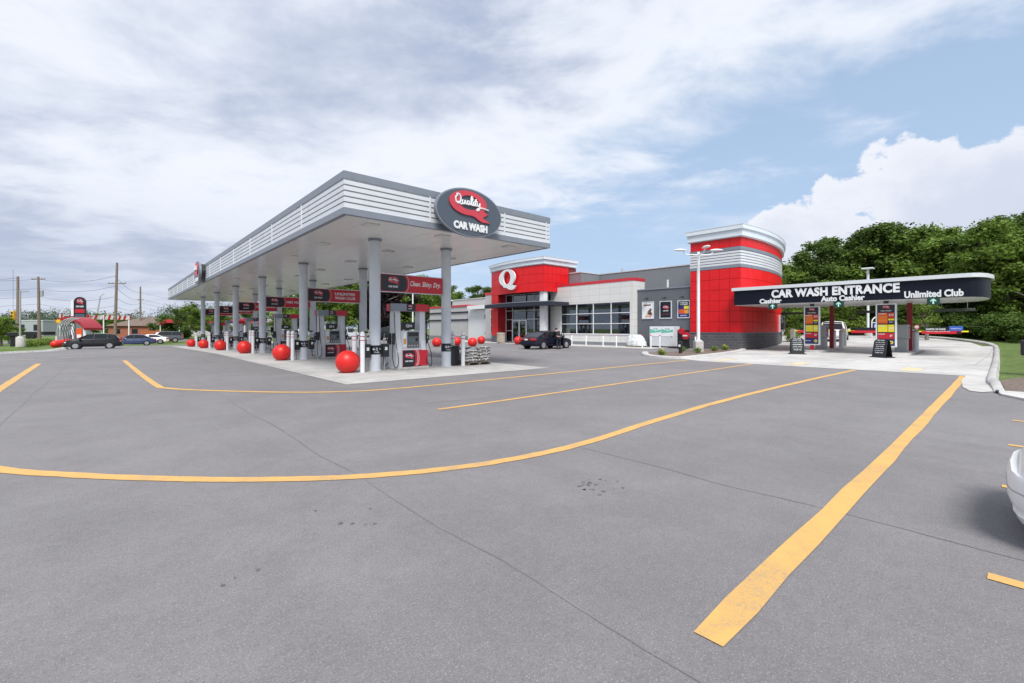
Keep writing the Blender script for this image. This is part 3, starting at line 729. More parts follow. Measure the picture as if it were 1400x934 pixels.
# oval signs
def oval_sign(c, r, label):
    r = Vector(r); u = Vector(UP); n = r.cross(u); c = Vector(c)
    t = thing('oval_sign', label, 'sign', c, group='oval signs on the canopy edge')
    mb = MB(); A, B = 1.42, .84
    mb.plate(ell(A-.16, B-.16, 56), c, r, u, .34, BLACK); mb.plate(ell(A, B, 72), c+n*.26, r, u, .12, TRIM); mb.plate(ell(A-.05, B-.05, 72), c+n*.382, r, u, .012, SLATE)
    mb.build('cabinet', t, c, smooth=True)
    mb = MB(); q_logo(mb, c+n*.396+u*.12+r*-.12, r, u, .66, .05, PINKRED, WHITE); mb.build('emblem', t, c)
    mb = MB(); mb.text('CAR WASH', c+n*.396-u*.50+r*.0, r, u, 1.45, .27, .03, WHITE, bold=.055); mb.build('lettering', t, c)
oval_sign((9.5, 13.33, 5.68), RX, 'dark oval sign with red Q emblem on the short front canopy edge')
oval_sign((5.17, 40.3, 5.68), RMY, 'oval sign seen edge on, far along the long left canopy edge')

# trash bin and pallet of bagged goods
def mk_bin():
    t = thing('trash_bin', 'black square trash bin beside the nearest right canopy column', 'trash bin', (11.15, 16.55, .008))
    mb = MB(); mb.bbox(-.24, .24, -.24, .24, .0, .78, BLACK, .03); mb.build('bin_body', t)
    mb = MB(); mb.bbox(-.25, .25, -.25, .25, .785, .86, BLACK, .03); mb.build('lid', t)
mk_bin()
pal = thing('pallet', 'wooden pallet under the stacked bags at the end of the nearest island', 'pallet', (12.25, 16.5, .008))
mb = MB()
for k_ in range(6): mb.box(-.62, .62, -.5+k_*.18, -.4+k_*.18, .10, .12, WOOD)
mb.build('deck_boards', pal)
mb = MB()
for x in (-.58, 0, .58): mb.box(x-.045, x+.045, -.5, .5, 0, .098, WOOD)
mb.build('bearers', pal)
BAG = mat('bag_paper', (.60, .585, .57), .6, var=.12, vscale=7); BAGD = mat('bag_print', (.075, .055, .05), .6, var=.2, vscale=6)
def sack(seed, L=.62, W=.44, Hh=.15):
    rnd = random.Random(seed); bm = bmesh.new(); N = 14; M = 10; mb = MB()
    rings = []
    for i in range(N+1):
        s_ = i/N*2-1; e = (1-abs(s_)**3.2)**.5 if abs(s_) < 1 else 0; e = max(e, .14)
        wv = .5*W*(.86+.14*e); ring_ = []
        for j in range(M*2):
            a = 2*math.pi*j/(M*2); cx = math.cos(a); sx = math.sin(a)
            x = s_*L/2; y = wv*math.copysign(abs(cx)**.6, cx); z = Hh/2*e*math.copysign(abs(sx)**.8, sx)
            z += .010*math.sin(9*s_+seed)+.008*math.sin(11*y*2+seed*2)
            ring_.append((x, y, z+Hh/2))
        rings.append(ring_)
    mb.loft(rings, BAG)
    n = M*2
    for k_, f in enumerate(mb.f):
        if k_ < N*n:
            i = k_//n; j = k_ % n
            if j in (0, n-1, M, M-1) and (i+seed) % 7 > 0: mb.mi[k_] = mb.mid(BAGD)
    return mb.build('bagged_goods', None, smooth=True, ang=60)
SK = [sack(s_) for s_ in (1, 2, 3)]
lay = ['bottom', 'second', 'third', 'fourth', 'top']; used = set(); cnt = 0
for L_ in range(5):
    for k_, (dx, dy) in enumerate(((-.30, -.26), (.34, -.26), (-.30, .24), (.34, .24))):
        if (L_ == 4 and k_ in (0, 3)) or (L_ == 3 and k_ == 2): continue
        b = SK[cnt % 3]; 
        if b.name in used: o = b.copy(); COL.objects.link(o)
        else: o = b; used.add(b.name)
        o.location = (12.25+dx*1.02+random.uniform(-.03, .03), 16.5+dy+random.uniform(-.02, .02), .13+L_*.135); o.rotation_euler = (random.uniform(-.03, .03), random.uniform(-.06, .06), random.uniform(-.16, .16)+(math.pi if cnt % 2 else 0))
        pos = ('front left', 'front right', 'back left', 'back right')[k_]
        tag(o, 'pale printed bag, %s of the %s layer on the pallet' % (pos, lay[L_]), 'bag', 'bags stacked on the pallet'); cnt += 1

# ------------------------------------------------------------------ store
st_ = thing('store_building', 'red white and grey gas station store with a big Q tower and round wash tower', 'store', (36, 28, 0)); SO = (36, 28, 0)
def panels(mb, path, z0, z1, rows, m, gap=.012, proud=.03, back=None):
    for (ax, ay), (bx_, by) in zip(path[:-1], path[1:]):
        L = math.dist((ax, ay), (bx_, by)); dx, dy = (bx_-ax)/L, (by-ay)/L; nx, ny = dy, -dx
        g = gap/2
        for k_ in range(rows):
            za = z0+(z1-z0)*k_/rows+g; zb = z0+(z1-z0)*(k_+1)/rows-g
            q = [(ax+dx*g, ay+dy*g), (bx_-dx*g, by-dy*g)]
            vs = [(q[0][0]-nx*.005, q[0][1]-ny*.005, za), (q[1][0]-nx*.005, q[1][1]-ny*.005, za), (q[1][0]-nx*.005, q[1][1]-ny*.005, zb), (q[0][0]-nx*.005, q[0][1]-ny*.005, zb)]
            b_ = .006
            vs += [(q[0][0]+nx*proud+dx*b_, q[0][1]+ny*proud+dy*b_, za+b_), (q[1][0]+nx*proud-dx*b_, q[1][1]+ny*proud-dy*b_, za+b_), (q[1][0]+nx*proud-dx*b_, q[1][1]+ny*proud-dy*b_, zb-b_), (q[0][0]+nx*proud+dx*b_, q[0][1]+ny*proud+dy*b_, zb-b_)]
            mb.add(vs, [(4, 5, 6, 7), (0, 1, 5, 4), (1, 2, 6, 5), (2, 3, 7, 6), (3, 0, 4, 7)], m)
def offset(path, d):
    out = []
    for i, p in enumerate(path):
        a = path[max(i-1, 0)]; b = path[min(i+1, len(path)-1)]; L = math.dist(a, b); out.append((p[0]+(b[1]-a[1])/L*d, p[1]-(b[0]-a[0])/L*d))
    return out
JOINT = mat('joint_dark', (.16, .02, .025), .7)
# --- red round tower at the wash lane.  path runs so that its outside is to the right of travel (dy,-dx)
def tw(x): return 13.95+.019*(x-39)**2
left = [(35.4, 18.12-.78*i) for i in range(6)]
curve = [(35.4+.87*i, tw(35.4+.87*i)) for i in range(1, 17)]
tpath = left+curve
def inset_poly(d):
    # outline of tower grown by d on its visible sides
    l = [(35.4-d, 18.12+d*.8), (35.4-d, 14.22-d)]
    return l+[(x, tw(x)-d) for x in [35.4-d+.6+.87*i for i in range(16)]]+[(49.3+d, tw(49.3)-d*.8)]+[(49.9+d, 17.2), (49.9+d, 18.12+d*.8)]
mb = MB(); mb.prism(inset_poly(.05), -1, 1.24, BLOCK); mb.build('block_plinth', st_, SO)
mb = MB(); mb.prism(inset_poly(.08), 1.24, 1.285, TRIM); mb.build('plinth_cap', st_, SO)
mb = MB(); mb.prism(inset_poly(-.02), 1.286, 8.5, JOINT)
mb.build('tower_core', st_, SO)
RED2 = RED
mb = MB(); panels(mb, left, 1.30, 6.22, 6, RED2); panels(mb, [left[-1]]+curve, 1.30, 6.22, 6, RED2); mb.build('red_cladding', st_, SO); mb = MB(); panels(mb, left, 7.8, 8.5, 1, RED2); panels(mb, [left[-1]]+curve, 7.8, 8.5, 1, RED2)
mb.build('red_cladding', st_, SO)
mb = MB(); mb.prism(inset_poly(.05), 6.23, 6.46, TRIM); mb.prism(inset_poly(.05), 7.55, 7.79, TRIM); mb.build('grey_band', st_, SO)
mb = MB(); mb.prism(inset_poly(-.01), 6.461, 7.549, mat('louvre_shadow', (.3, .3, .3)))  # grey backing paints the shadow lines between the white slats
for k_ in range(5): mb.prism(inset_poly(.04), 6.475+k_*.215, 6.475+k_*.215+.155, WHITEM)
mb.build('louvre_cladding', st_, SO)
mb = MB(); mb.prism(inset_poly(.18), 8.5, 8.56, LGREY); mb.prism(inset_poly(.22), 8.561, 9.06, CAPW); mb.prism(inset_poly(.34), 9.061, 9.36, CAPW); mb.prism(inset_poly(.36), 9.361, 9.40, WHITEM); mb.build('tower_cap', st_, SO)
# pay window under the wash canopy
mb = MB(); xw = 44.6; yw = tw(xw); mb.box(xw-.7, xw+.7, yw-.22, yw+.1, 1.30, 2.75, CHROME); mb.box(xw-.5, xw+.5, yw-.226, yw-.2201, 1.5, 2.55, CARGLASS); mb.box(xw-.74, xw-.7, yw-.3, yw, 1.28, 2.8, WHITEM)
mb.build('pay_window', st_, SO)
mb = MB(); mb.box(xw+1.0, xw+1.7, tw(xw+1.4)-.06, tw(xw+1.4)+.2, 1.4, 2.5, mat('notice_pink', (.5, .25, .32), .5)); mb.build('notice_board', st_, SO)

# --- grey wing with posters
mb = MB(); mb.box(35.62, 40, 18.13, 23.3, -1, 5.0, WALLG); mb.box(35.56, 35.9, 18.1, 23.28, 5.001, 5.1, TRIM); mb.build('grey_wing', st_, SO)
mb = MB(); mb.box(35.59, 35.9, 18.13, 23.25, -.5, .42, BLOCK); mb.build('block_base', st_, SO)
mb = MB(); mb.box(40, 49, 18.15, 44, -1, 7.45, WALLG2); mb.box(39.95, 49.05, 18.14, 44.05, 7.451, 7.55, LGREY); mb.build('high_wall', st_, SO)
mb = MB(); mb.box(36.9, 39.98, 30.85, 41.6, 5.7, 7.45, WALLG2); mb.box(36.85, 39.94, 30.8, 41.65, 7.451, 7.55, LGREY); mb.build('high_wall', st_, SO)
mb = MB(); mb.cyl((38.5, 21.9, 5), (38.5, 21.9, 6.0), .09, n=12, m=WHITE); mb.cyl((38.5, 21.9, 6.0), (38.5, 21.9, 6.08), .12, n=12, m=WHITE); mb.build('roof_vent', st_, SO)
mb = MB(); mb.bbox(43.5, 46.5, 25, 29, 7.55, 8.1, WHITEM, .05); mb.cyl((43, 30, 7.55), (43, 30, 8.3), .12, n=10, m=SGREY); mb.build('roof_unit', st_, SO)

# --- white wing with the large window.  window opening y 23.6..31.95, z 1.08..4.04
def tiled():
    m = bpy.data.materials.new('white_tile'); m.use_nodes = True; t = NT(m.node_tree); b = t.n['Principled BSDF']
    g = t.new('ShaderNodeTexCoord').outputs['Object']; sp = t.new('ShaderNodeSeparateXYZ'); t.l.new(g, sp.inputs[0])
    br = t.new('ShaderNodeTexBrick'); br.offset = 0; t.l.new(t.comb(t.m('SUBTRACT', sp.outputs[1], sp.outputs[0]), sp.outputs[2], 0), br.inputs['Vector'])
    br.inputs['Color1'].default_value = (.68, .68, .665, 1); br.inputs['Color2'].default_value = (.645, .645, .635, 1); br.inputs['Mortar'].default_value = (.40, .40, .39, 1)
    br.inputs['Scale'].default_value = 1; br.inputs['Brick Width'].default_value = 1.2; br.inputs['Row Height'].default_value = .6; br.inputs['Mortar Size'].default_value = .010
    t.l.new(br.outputs[0], b.inputs['Base Color']); b.inputs['Roughness'].default_value = .5
    return m
TILE = tiled()
YA, YB = 23.24, 33.45; X0 = 35.0
mb = MB()
mb.box(X0, X0+.3, YA, 23.6, -1, 5.9, TILE); mb.box(X0, X0+.3, 31.95, YB, -1, 5.9, TILE); mb.box(X0, X0+.3, 23.6, 31.95, 4.04, 5.9, TILE); mb.box(X0, X0+.3, 23.6, 31.95, -1, 1.08, TILE)
mb.box(X0+.3, 36.8, YA, YA+.3, -1, 5.9, TILE); mb.box(X0+.3, 36.8, YA+.3, YB, 4.4, 5.6, TILE)
mb.build('white_wing', st_, SO)
mb = MB(); mb.box(X0-.03, 36.85, YA-.03, YB, 5.901, 6.17, mat('red_coping', (.55, .03, .045), .4)); mb.build('red_coping', st_, SO)
mb = MB(); mb.box(X0-.025, X0-.001, YA, 31.0, -.1, .33, WALLG2); mb.build('base_course', st_, SO)
def window(name, x, ya, yb, za, zb, nc, nr, ws=None, hs=None, fw=.06):
    f = MB(); ys = [ya+(yb-ya)*i/nc for i in range(nc+1)] if ws is None else ws; zs = [za+(zb-za)*i/nr for i in range(nr+1)] if hs is None else hs
    for y in ys: f.box(x-.02, x+.10, y-fw/2, y+fw/2, za, zb, WHITE)
    for z in zs:
        for a, b in zip(ys[:-1], ys[1:]): f.box(x-.018, x+.098, a+fw/2, b-fw/2, z-fw/2 if z > za else z, z+fw/2 if z < zb else z, WHITE)
    o = f.build(name, st_, SO)
    g = MB(); g.box(x+.04, x+.052, ya+.01, yb-.01, za+.01, zb-.01, GLASS); g.build('pane', o, SO)
    return o
window('window', X0+.04, 23.6, 31.95, 1.08, 4.04, 4, 3)
mb = MB(); mb.box(X0-.06, X0+.0, 23.55, 32.0, 1.03, 1.078, WHITE); mb.build('sill', st_, SO)
# interior seen through the glass
SHO = mat('interior_wall', (.35, .34, .32), .8); SHF = mat('interior_floor', (.22, .21, .2), .4)
mb = MB(); mb.box(35.35, 39.9, 23.6, 41.6, -.02, .03, SHF); mb.box(39.7, 39.9, 23.6, 41.6, .03, 4.35, SHO); mb.box(35.35, 39.7, 23.6, 41.6, 4.30, 4.38, mat('interior_ceiling', (.3, .3, .3), .8)); mb.build('interior', st_, SO)
random.seed(11); goods = [mat('goods_%d' % i, c_, .5) for i, c_ in enumerate(((.45, .05, .04), (.05, .12, .3), (.5, .35, .06), (.08, .25, .1), (.5, .5, .48), (.30, .08, .05)))]
for y0 in (24.4, 27.4, 30.3):
    t = thing('store_shelf', 'shop shelf of goods seen through the glass, %s' % {24.4: 'rightmost in the big window', 27.4: 'middle of the big window', 30.3: 'left end of the big window'}[y0], 'shelf', (36.8, y0, .03), group='shelves inside the store')
    mb = MB()
    for z in (.1, .5, .9, 1.3, 1.7): mb.box(-.4, .4, 0, 2.2, z, z+.03, SGREY)
    mb.box(-.02, .02, 0, 2.2, 0, 1.75, SGREY); mb.build('rack', t)
    mb = MB()
    for z in (.13, .53, .93, 1.33):
        y = .03
        while y < 2.1:
            w_ = random.uniform(.08, .25); mb.box(-.38, -.08, y, min(y+w_, 2.15), z, z+random.uniform(.2, .33), random.choice(goods)); y += w_+.02
    g_ = mb.build('goods', t); g_['kind'] = 'stuff'

# --- entrance tower with the big Q
def qx(y): return 32.65+.03*(y-35.8)**2
qy = [41.75-.93*i for i in range(11)]; qy[-1] = 32.45
qpath = [(qx(y), y) for y in qy]
qc = qpath[-1]
qside = [(qc[0]+.62*i, 32.45) for i in range(7)]
def qpoly(d, back=38.0, y0=None):
    return [(qx(y)-d, y) for y in [41.75+d]+qy]+[(qc[0]-d, 32.45-d), (back, 32.45-d), (back, 41.75+d)]
mb = MB(); mb.prism(qpoly(-.03), 5.42, 8.1, JOINT); mb.build('tower_core', st_, SO)
mb = MB(); panels(mb, qpath, 5.4, 8.12, 3, RED2); panels(mb, qside, 5.4, 8.12, 3, RED2)
pier = [(qx(y), y) for y in (41.75, 40.82, 39.9)]
mb.prism([(p[0]+.03, p[1]) for p in pier]+[(34.6, 39.9), (34.6, 41.75)], .8, 5.399, JOINT)
panels(mb, pier, .8, 5.4, 5, RED2)
mb.box(qx(39.9)+.04, 34.6, 39.87, 39.899, .8, 5.4, mat('reveal_red', (.42, .012, .02), .4))
mb.build('red_cladding', st_, SO)
mb = MB(); mb.prism([(p[0]-.03, p[1]) for p in pier]+[(34.6, 39.86), (34.6, 41.78)], -.3, .79, BLOCK); mb.build('block_base', st_, SO)
mb = MB(); mb.prism(qpoly(.12), 8.13, 8.2, LGREY); mb.prism(qpoly(.16), 8.201, 8.62, CAPW); mb.prism(qpoly(.30), 8.621, 8.88, CAPW); mb.prism(qpoly(.32), 8.881, 8.92, WHITEM); mb.build('tower_cap', st_, SO)
mb = MB(); mb.box(33.1, 33.62, 32.55, 33.15, -.3, 5.41, WHITE); mb.build('corner_column', st_, SO)
# curtain wall between pier and column
XG = 34.3
ws = [33.45, 34.85, 36.0, 36.55, 37.9, 38.6, 39.86]
window('window', XG, 33.45, 36.4, .12, 5.38, 2, 5, ws=[33.45, 35.2, 36.4], hs=[.12, 1.1, 2.62, 3.6, 4.55, 5.38])
window('window', XG, 36.4, 39.86, 2.62, 5.38, 2, 3, ws=[36.4, 38.7, 39.86], hs=[2.62, 3.6, 4.55, 5.38])
window('window', XG, 38.75, 39.86, .12, 2.59, 1, 2)
mb = MB(); mb.box(XG-.1, 38, 32.6, 41.6, 5.385, 5.42, SHO); mb.box(XG-.02, XG+.1, 33.2, 33.44, 0, 5.38, WHITEM)
mb.build('transom', st_, SO)
for k_, (a, b) in enumerate(((36.42, 37.56), (37.58, 38.72))):
    mb = MB()
    for y in (a+.05, b-.05): mb.box(XG-.03, XG+.05, y-.05, y+.05, .05, 2.58, WHITE)
    for z in (.05, 2.46): mb.box(XG-.029, XG+.049, a+.1, b-.1, z, z+.12, WHITE)
    d = mb.build('door', st_, SO)
    mb = MB(); mb.box(XG, XG+.012, a+.1, b-.1, .171, 2.459, GLASS); mb.build('pane', d, SO)
    mb = MB(); yh = b-.18 if k_ == 0 else a+.18; mb.tube([(XG-.03, yh, .95), (XG-.09, yh, .95), (XG-.09, yh, 1.35), (XG-.03, yh, 1.35)], .015, 6, CHROME); mb.build('handle', d, SO)
# dark eyebrow canopy
EB = mat('eyebrow_dark', (.028, .033, .048), .5, spec=.3)
ey = [42.0-.8*i for i in range(15)]; outer = [(qx(y)-.95 if y > 32 else qx(32)-.95+(32-y)*.25, y) for y in ey]
mb = MB(); mb.prism(outer+[(35.0, ey[-1]), (35.0, 42.0)][0:0]+[(34.95, ey[-1]), (34.95, 33.5), (34.2, 33.5), (33.9, 39.8), (33.2, 39.8), (33.2, 42.0)], 3.92, 4.28, EB)
mb.prism([(x-.03, y) for x, y in outer]+[(outer[-1][0]+.3, ey[-1]-.02), (33.0, 33), (32.6, 36), (33.1, 41.9)], 4.281, 4.34, TRIM)
mb.build('eyebrow_canopy', st_, SO)
# Q letter
qm = MB(); yc = 36.0; n_ = 56
def arcq(y): return (qx(y)-.06)
cQ = Vector((qx(37.4)-.2, 37.45, 6.98))
out = [(1.48*math.cos(2*math.pi*i/n_)-.05, .93*math.sin(2*math.pi*i/n_)+.12) for i in range(n_)]; inn = [(.66*math.cos(2*math.pi*i/n_)-.06, .72*math.sin(2*math.pi*i/n_)+.14) for i in range(n_)]
rq = Vector((qx(36.2)-qx(38.1), -1.9, 0)).normalized()
qm.ring(out, inn, cQ, rq, UP, .14, WHITE)
qm.plate([(-.8, -.78), (-.40, -.60), (.10, -.66), (.58, -.56), (1.05, -.74), (1.62, -.80), (1.35, -1.10), (.9, -1.24), (.35, -1.16), (-.1, -.96), (-.6, -.88)], cQ+Vector((-.004, 0, 0)), rq, UP, .14, WHITE)
tag(qm.build('letter_sign', None, tuple(cQ)), 'large white letter Q on the red entrance tower', 'sign')

# --- small grey wall and recess left of the tower
mb = MB(); mb.box(36.1, 40, 41.8, 46.0, -1, 5.85, WALLB); mb.box(36.05, 40, 41.8, 46.05, 5.851, 6.15, mat('red_coping', (0, 0, 0))); mb.box(36.07, 36.099, 41.8, 46.0, -.1, .35, WALLG2)
mb.build('small_wing', st_, SO)
window('window', 36.04, 42.6, 44.9, 1.1, 4.0, 1, 3, fw=.09)
mb = MB(); mb.box(38.2, 41, 46.05, 52.6, -1, 4.2, mat('recess_white', (.66, .67, .70), .6)); mb.prism([(37.2, 46.06), (41, 46.06), (41, 51.8), (37.4, 51.8)], 4.25, 4.75, WHITE); mb.build('recess_wall', st_, SO)
mb = MB(); mb.box(38.12, 38.19, 48.4, 48.75, 2.9, 3.5, BLACK); mb.box(38.12, 38.19, 48.5, 48.7, .9, 1.15, SGREY); mb.build('wall_fixture', st_, SO)

# --- wash tunnel building
wt = thing('wash_tunnel_building', 'low beige wash building with two dark stripes and a red line, left of the store', 'building', (40, 60, 0)); WO = (40, 60, 0)
mb = MB(); mb.box(38.2, 46, 52.7, 63, -1.5, 4.75, WALLB); mb.build('wall', wt, WO)
mb = MB(); mb.box(38.1, 38.5, 52.65, 63, 4.751, 5.0, mat('red_coping', (0, 0, 0))); mb.box(38.501, 46, 52.65, 53.0, 4.751, 5.0, mat('red_coping', (0, 0, 0))); mb.build('red_coping', wt, WO)
for z in (2.75, 3.85):
    mb = MB(); mb.box(38.08, 38.199, 52.6, 63, z, z+.2, EB); mb.box(38.2, 46, 52.58, 52.699, z, z+.2, EB); mb.build('dark_stripe', wt, WO)
mb = MB(); mb.box(41.5, 46, 53.1, 61.5, 4.7, 6.1, WALLB); mb.box(41.4, 46.1, 53.0, 61.6, 6.101, 6.2, LGREY); mb.build('upper_wall', wt, WO)
mb = MB(); mb.box(38.12, 38.199, 52.7, 63, -1, .5, WALLG2); mb.build('base_course', wt, WO)

# posters and their lamps on the grey wall
def poster(ya, yb, za, zb, label, kind):
    t = thing('poster', label, 'poster', (35.6, (ya+yb)/2, za)); o_ = (35.6, (ya+yb)/2, za)
    mb = MB(); w_ = .07
    mb.box(35.55, 35.615, yb, yb-w_, za, zb, WHITEM); mb.box(35.55, 35.615, ya, ya+w_, za, zb, WHITEM); mb.box(35.551, 35.615, ya+w_, yb-w_, zb-w_, zb, WHITEM); mb.box(35.551, 35.615, ya+w_, yb-w_, za, za+w_, WHITEM); mb.build('frame', t, o_)
    X = 35.575; ym = (ya+yb)/2; h = zb-za; mb = MB()
    def rect(fy0, fy1, fz0, fz1, m, x=X):                       # fractions from the left as seen from the lot
        mb.box(x, x+.02, yb-(yb-ya)*fy0, yb-(yb-ya)*fy1, za+h*fz0, za+h*fz1, m)
    if kind == 0:
        rect(.06, .94, .05, .95, WHITE); rect(.12, .75, .76, .84, mat('brown_ink', (.16, .06, .04), .6), X-.003)
        BR = mat('mocha', (.22, .12, .08), .6)
        for (fy, fz, r) in ((.62, .38, .2), (.75, .28, .16), (.5, .22, .18), (.72, .52, .14)): mb.plate(ell(r*.9, r, 18), (X-.002, yb-(yb-ya)*fy, za+h*fz), RMY, UP, .003, BR if r != .18 else mat('cream', (.6, .45, .33), .6))
        rect(.25, .8, .10, .15, mat('red_coping', (0, 0, 0)), X-.004)
    elif kind == 1:
        rect(.06, .94, .05, .95, SIGNBLK); small_logo(mb, (X, ym, za+h*.55), RMY, UP, .36, .004)
        mb.text('FULL SERVICE', (X, ym, za+h*.25), RMY, UP, .7, .06, .004, PINKRED)
    else:
        rect(.06, .94, .05, .95, NBL); rect(.08, .92, .70, .94, SIGNBLK, X-.003)
        mb.text('WASH ALL', (X-.004, ym, za+h*.87), RMY, UP, .74, .12, .004, WHITE, bold=.03); mb.text('YOU WANT', (X-.004, ym, za+h*.77), RMY, UP, .74, .12, .004, WHITE, bold=.03)
        rect(.52, .90, .52, .68, YEL, X-.004); rect(.12, .52, .26, .50, ORG, X-.005); rect(.54, .90, .26, .48, mat('sign_amber', (.7, .32, .05), .5), X-.006)
        mb.text('MONTHLY', (X-.004, ym, za+h*.15), RMY, UP, .6, .1, .004, WHITE, bold=.02)
    mb.build('print', t, o_)
    l = thing('wall_lamp', 'small black gooseneck lamp above the '+['white poster', 'black poster', 'colourful poster'][kind], 'lamp', (35.6, ym, zb+.3), group='lamps above the posters')
    mb = MB(); mb.tube([(35.62, ym, zb+.22), (35.45, ym, zb+.34), (35.30, ym, zb+.36), (35.25, ym, zb+.28)], .02, 6, BLACK); mb.build('arm', l, (35.6, ym, zb+.3))
    mb = MB(); mb.lathe([(.03, .1), (.08, .07), (.20, -.02), (.18, -.03)], (35.24, ym, zb+.22), 16, BLACK); mb.build('lamp_shade', l, (35.6, ym, zb+.3), smooth=True)
poster(21.56, 22.73, 2.45, 3.97, 'white framed poster with a drink picture on the grey wall', 0)
poster(19.87, 21.0, 2.45, 3.96, 'white framed black poster with the red Q emblem on the grey wall', 1)
poster(18.25, 19.35, 2.46, 3.94, 'white framed colourful price poster next to the red tower', 2)

# ------------------------------------------------------------------ things along the store front
t = thing('ice_freezer', 'white outdoor ice freezer with green print against the grey wall', 'freezer', (35.0, 20.9, .02)); o_ = (35.0, 20.9, .02)
MINT = mat('mint_print', (.12, .50, .36), .5)
mb = MB(); mb.bbox(34.55, 35.5, 19.1, 21.35, .12, 1.78, WHITEM, .03); mb.box(34.6, 35.45, 19.15, 21.3, .02, .12, BLACK); mb.build('cabinet', t, o_)
for a, b in ((19.17, 20.19), (20.25, 21.28)):
    mb = MB(); mb.box(34.52, 34.549, a, b, .95, 1.68, WHITE); pts = [(0, 0), (b-a, .1), (b-a, .3), ((b-a)*.5, .18), (0, .36)]
    mb.plate(pts, (34.519, b, 1.22), RMY, UP, .004, MINT); mb.text('ICE', (34.515, (a+b)/2, 1.56), RMY, UP, .4, .15, .004, MINT, bold=.02); d = mb.build('door', t, o_)
    mb = MB(); mb.box(34.52, 34.549, a, b, .16, .9, LGREY); mb.box(34.5, 34.519, a+.1, a+.16, .9, 1.0, CHROME); mb.build('lower_panel', t, o_)
t = thing('bollard', 'x', 'bollard', (0, 0, 0), group='slim bollards along the store front')
mb = MB(); mb.lathe([(.055, 0), (.055, 1.0), (.03, 1.04)], (0, 0, 0), 14, WHITE); mb.build('post', t, smooth=True)
mb = MB(); mb.lathe([(.058, .98), (.058, 1.03), (.03, 1.07)], (0, 0, 0), 14, SIGNRED); mb.build('red_cap', t, smooth=True)
fb = t
FBY = [(30.3, 'just right of the dark sedan'), (28.2, 'second from the sedan under the big window'), (26.5, 'under the middle of the big window'), (24.6, 'under the right part of the big window'), (23.2, 'at the right end of the big window by the wrapped bags'), (21.0, 'in front of the left door of the ice freezer'), (20.2, 'in front of the middle of the ice freezer'), (19.4, 'in front of the right door of the ice freezer')]
for k_, (y, lb) in enumerate(FBY):
    if k_ == 0: fb.location = (32.4, y, .02); fb['label'] = 'slim pale bollard '+lb
    else: dup(fb, (32.4 if k_ < 5 else 32.9, y, .02), 0, 'slim pale bollard '+lb)
dup(fb, (32.6, 16.3, .02), 0, 'slim pale bollard between the red hose reel and the lamp post')
# wrapped pile of bags
t = thing('wrapped_bags', 'pile of bags under clear white wrap beside the ice freezer', 'bags', (34.4, 23.0, .02)); o_ = (34.4, 23.0, .02)
mb = MB(); mb.box(33.9, 34.9, 21.7, 23.3, .02, .14, WOOD); mb.build('pallet', t, o_)
bm = bmesh.new(); bmesh.ops.create_grid(bm, x_segments=2, y_segments=2, size=1); bm.free()
mb = MB(); rings = []; rnd = random.Random(5)
for i in range(15):
    z = .14+.92*i/14; k_ = 1-.42*(i/14)**2.5
    rings.append([(34.4+.52*k_*math.copysign(abs(math.cos(a))**.6, math.cos(a))+rnd.uniform(-.03, .03), 22.5+.85*k_*math.copysign(abs(math.sin(a))**.6, math.sin(a))+.18*(i/14)+rnd.uniform(-.04, .04), z+rnd.uniform(-.02, .02)) for a in np.linspace(0, 2*math.pi, 28, endpoint=False)])
mb.loft(rings, mat('clear_wrap', (.66, .70, .70), .25, var=.25, vscale=5)); mb.build('wrap', t, o_, smooth=True, ang=50)
# air station: red hose reel and black post
t = thing('air_station', 'black post with red hose reel and white label near the lamp post', 'air station', (27.0, 14.5, .05)); o_ = (27.0, 14.5, .05)
t['label'] = 'short black post light with a white mark at the tip of the planting bed'; t.name = 'post_light'; t['category'] = 'light'
mb = MB(); mb.cyl((26.95, 14.45, .05), (26.95, 14.45, .7), .11, n=20, m=BLACK); mb.lathe([(.125, .0), (.125, .05), (.05, .09)], (26.95, 14.45, .7), 20, BLACK); mb.build('post', t, o_, smooth=True)
mb = MB(); mb.box(26.80, 26.84, 14.40, 14.52, .46, .6, WHITE); mb.build('label_plate', t, o_)
t = thing('hose_reel', 'red round hose reel on a black cabinet before the red tower', 'hose reel', (33.8, 17.6, .02)); o_ = (33.8, 18.6, .02)
mb = MB(); mb.bbox(33.6, 34.2, 18.6, 19.3, .02, 1.5, BLACK, .03); mb.build('cabinet', t, o_)
mb = MB(); mb.cyl((33.45, 18.55, 1.05), (33.62, 18.55, 1.05), .28, n=28, m=SIGNRED); mb.cyl((33.42, 18.9, 1.4), (33.6, 18.9, 1.4), .22, n=20, m=SIGNRED); mb.build('reel', t, o_, smooth=True)
mb = MB(); mb.box(33.40, 33.44, 18.38, 18.72, 1.0, 1.10, WHITE); mb.build('label_plate', t, o_)
# planter style waste bin at the door
t = thing('trash_can', 'tan ribbed concrete trash container left of the store entrance', 'trash can', (31.9, 37.9, .02))
mb = MB(); mb.lathe([(.36, 0), (.40, .1), (.44, .9), (.47, .95), (.47, 1.08), (.40, 1.12)], (0, 0, 0), 24, TAN)
for i in range(12):
    a = i*math.pi/6; mb.box(.43*math.cos(a)-.02, .43*math.cos(a)+.02, .43*math.sin(a)-.02, .43*math.sin(a)+.02, .1, .9, TAN)
mb.build('bin_body', t); mb = MB(); mb.lathe([(.3, 1.12), (.28, 1.2), (.1, 1.26)], (0, 0, 0), 20, BLACK); mb.build('lid', t, smooth=True)
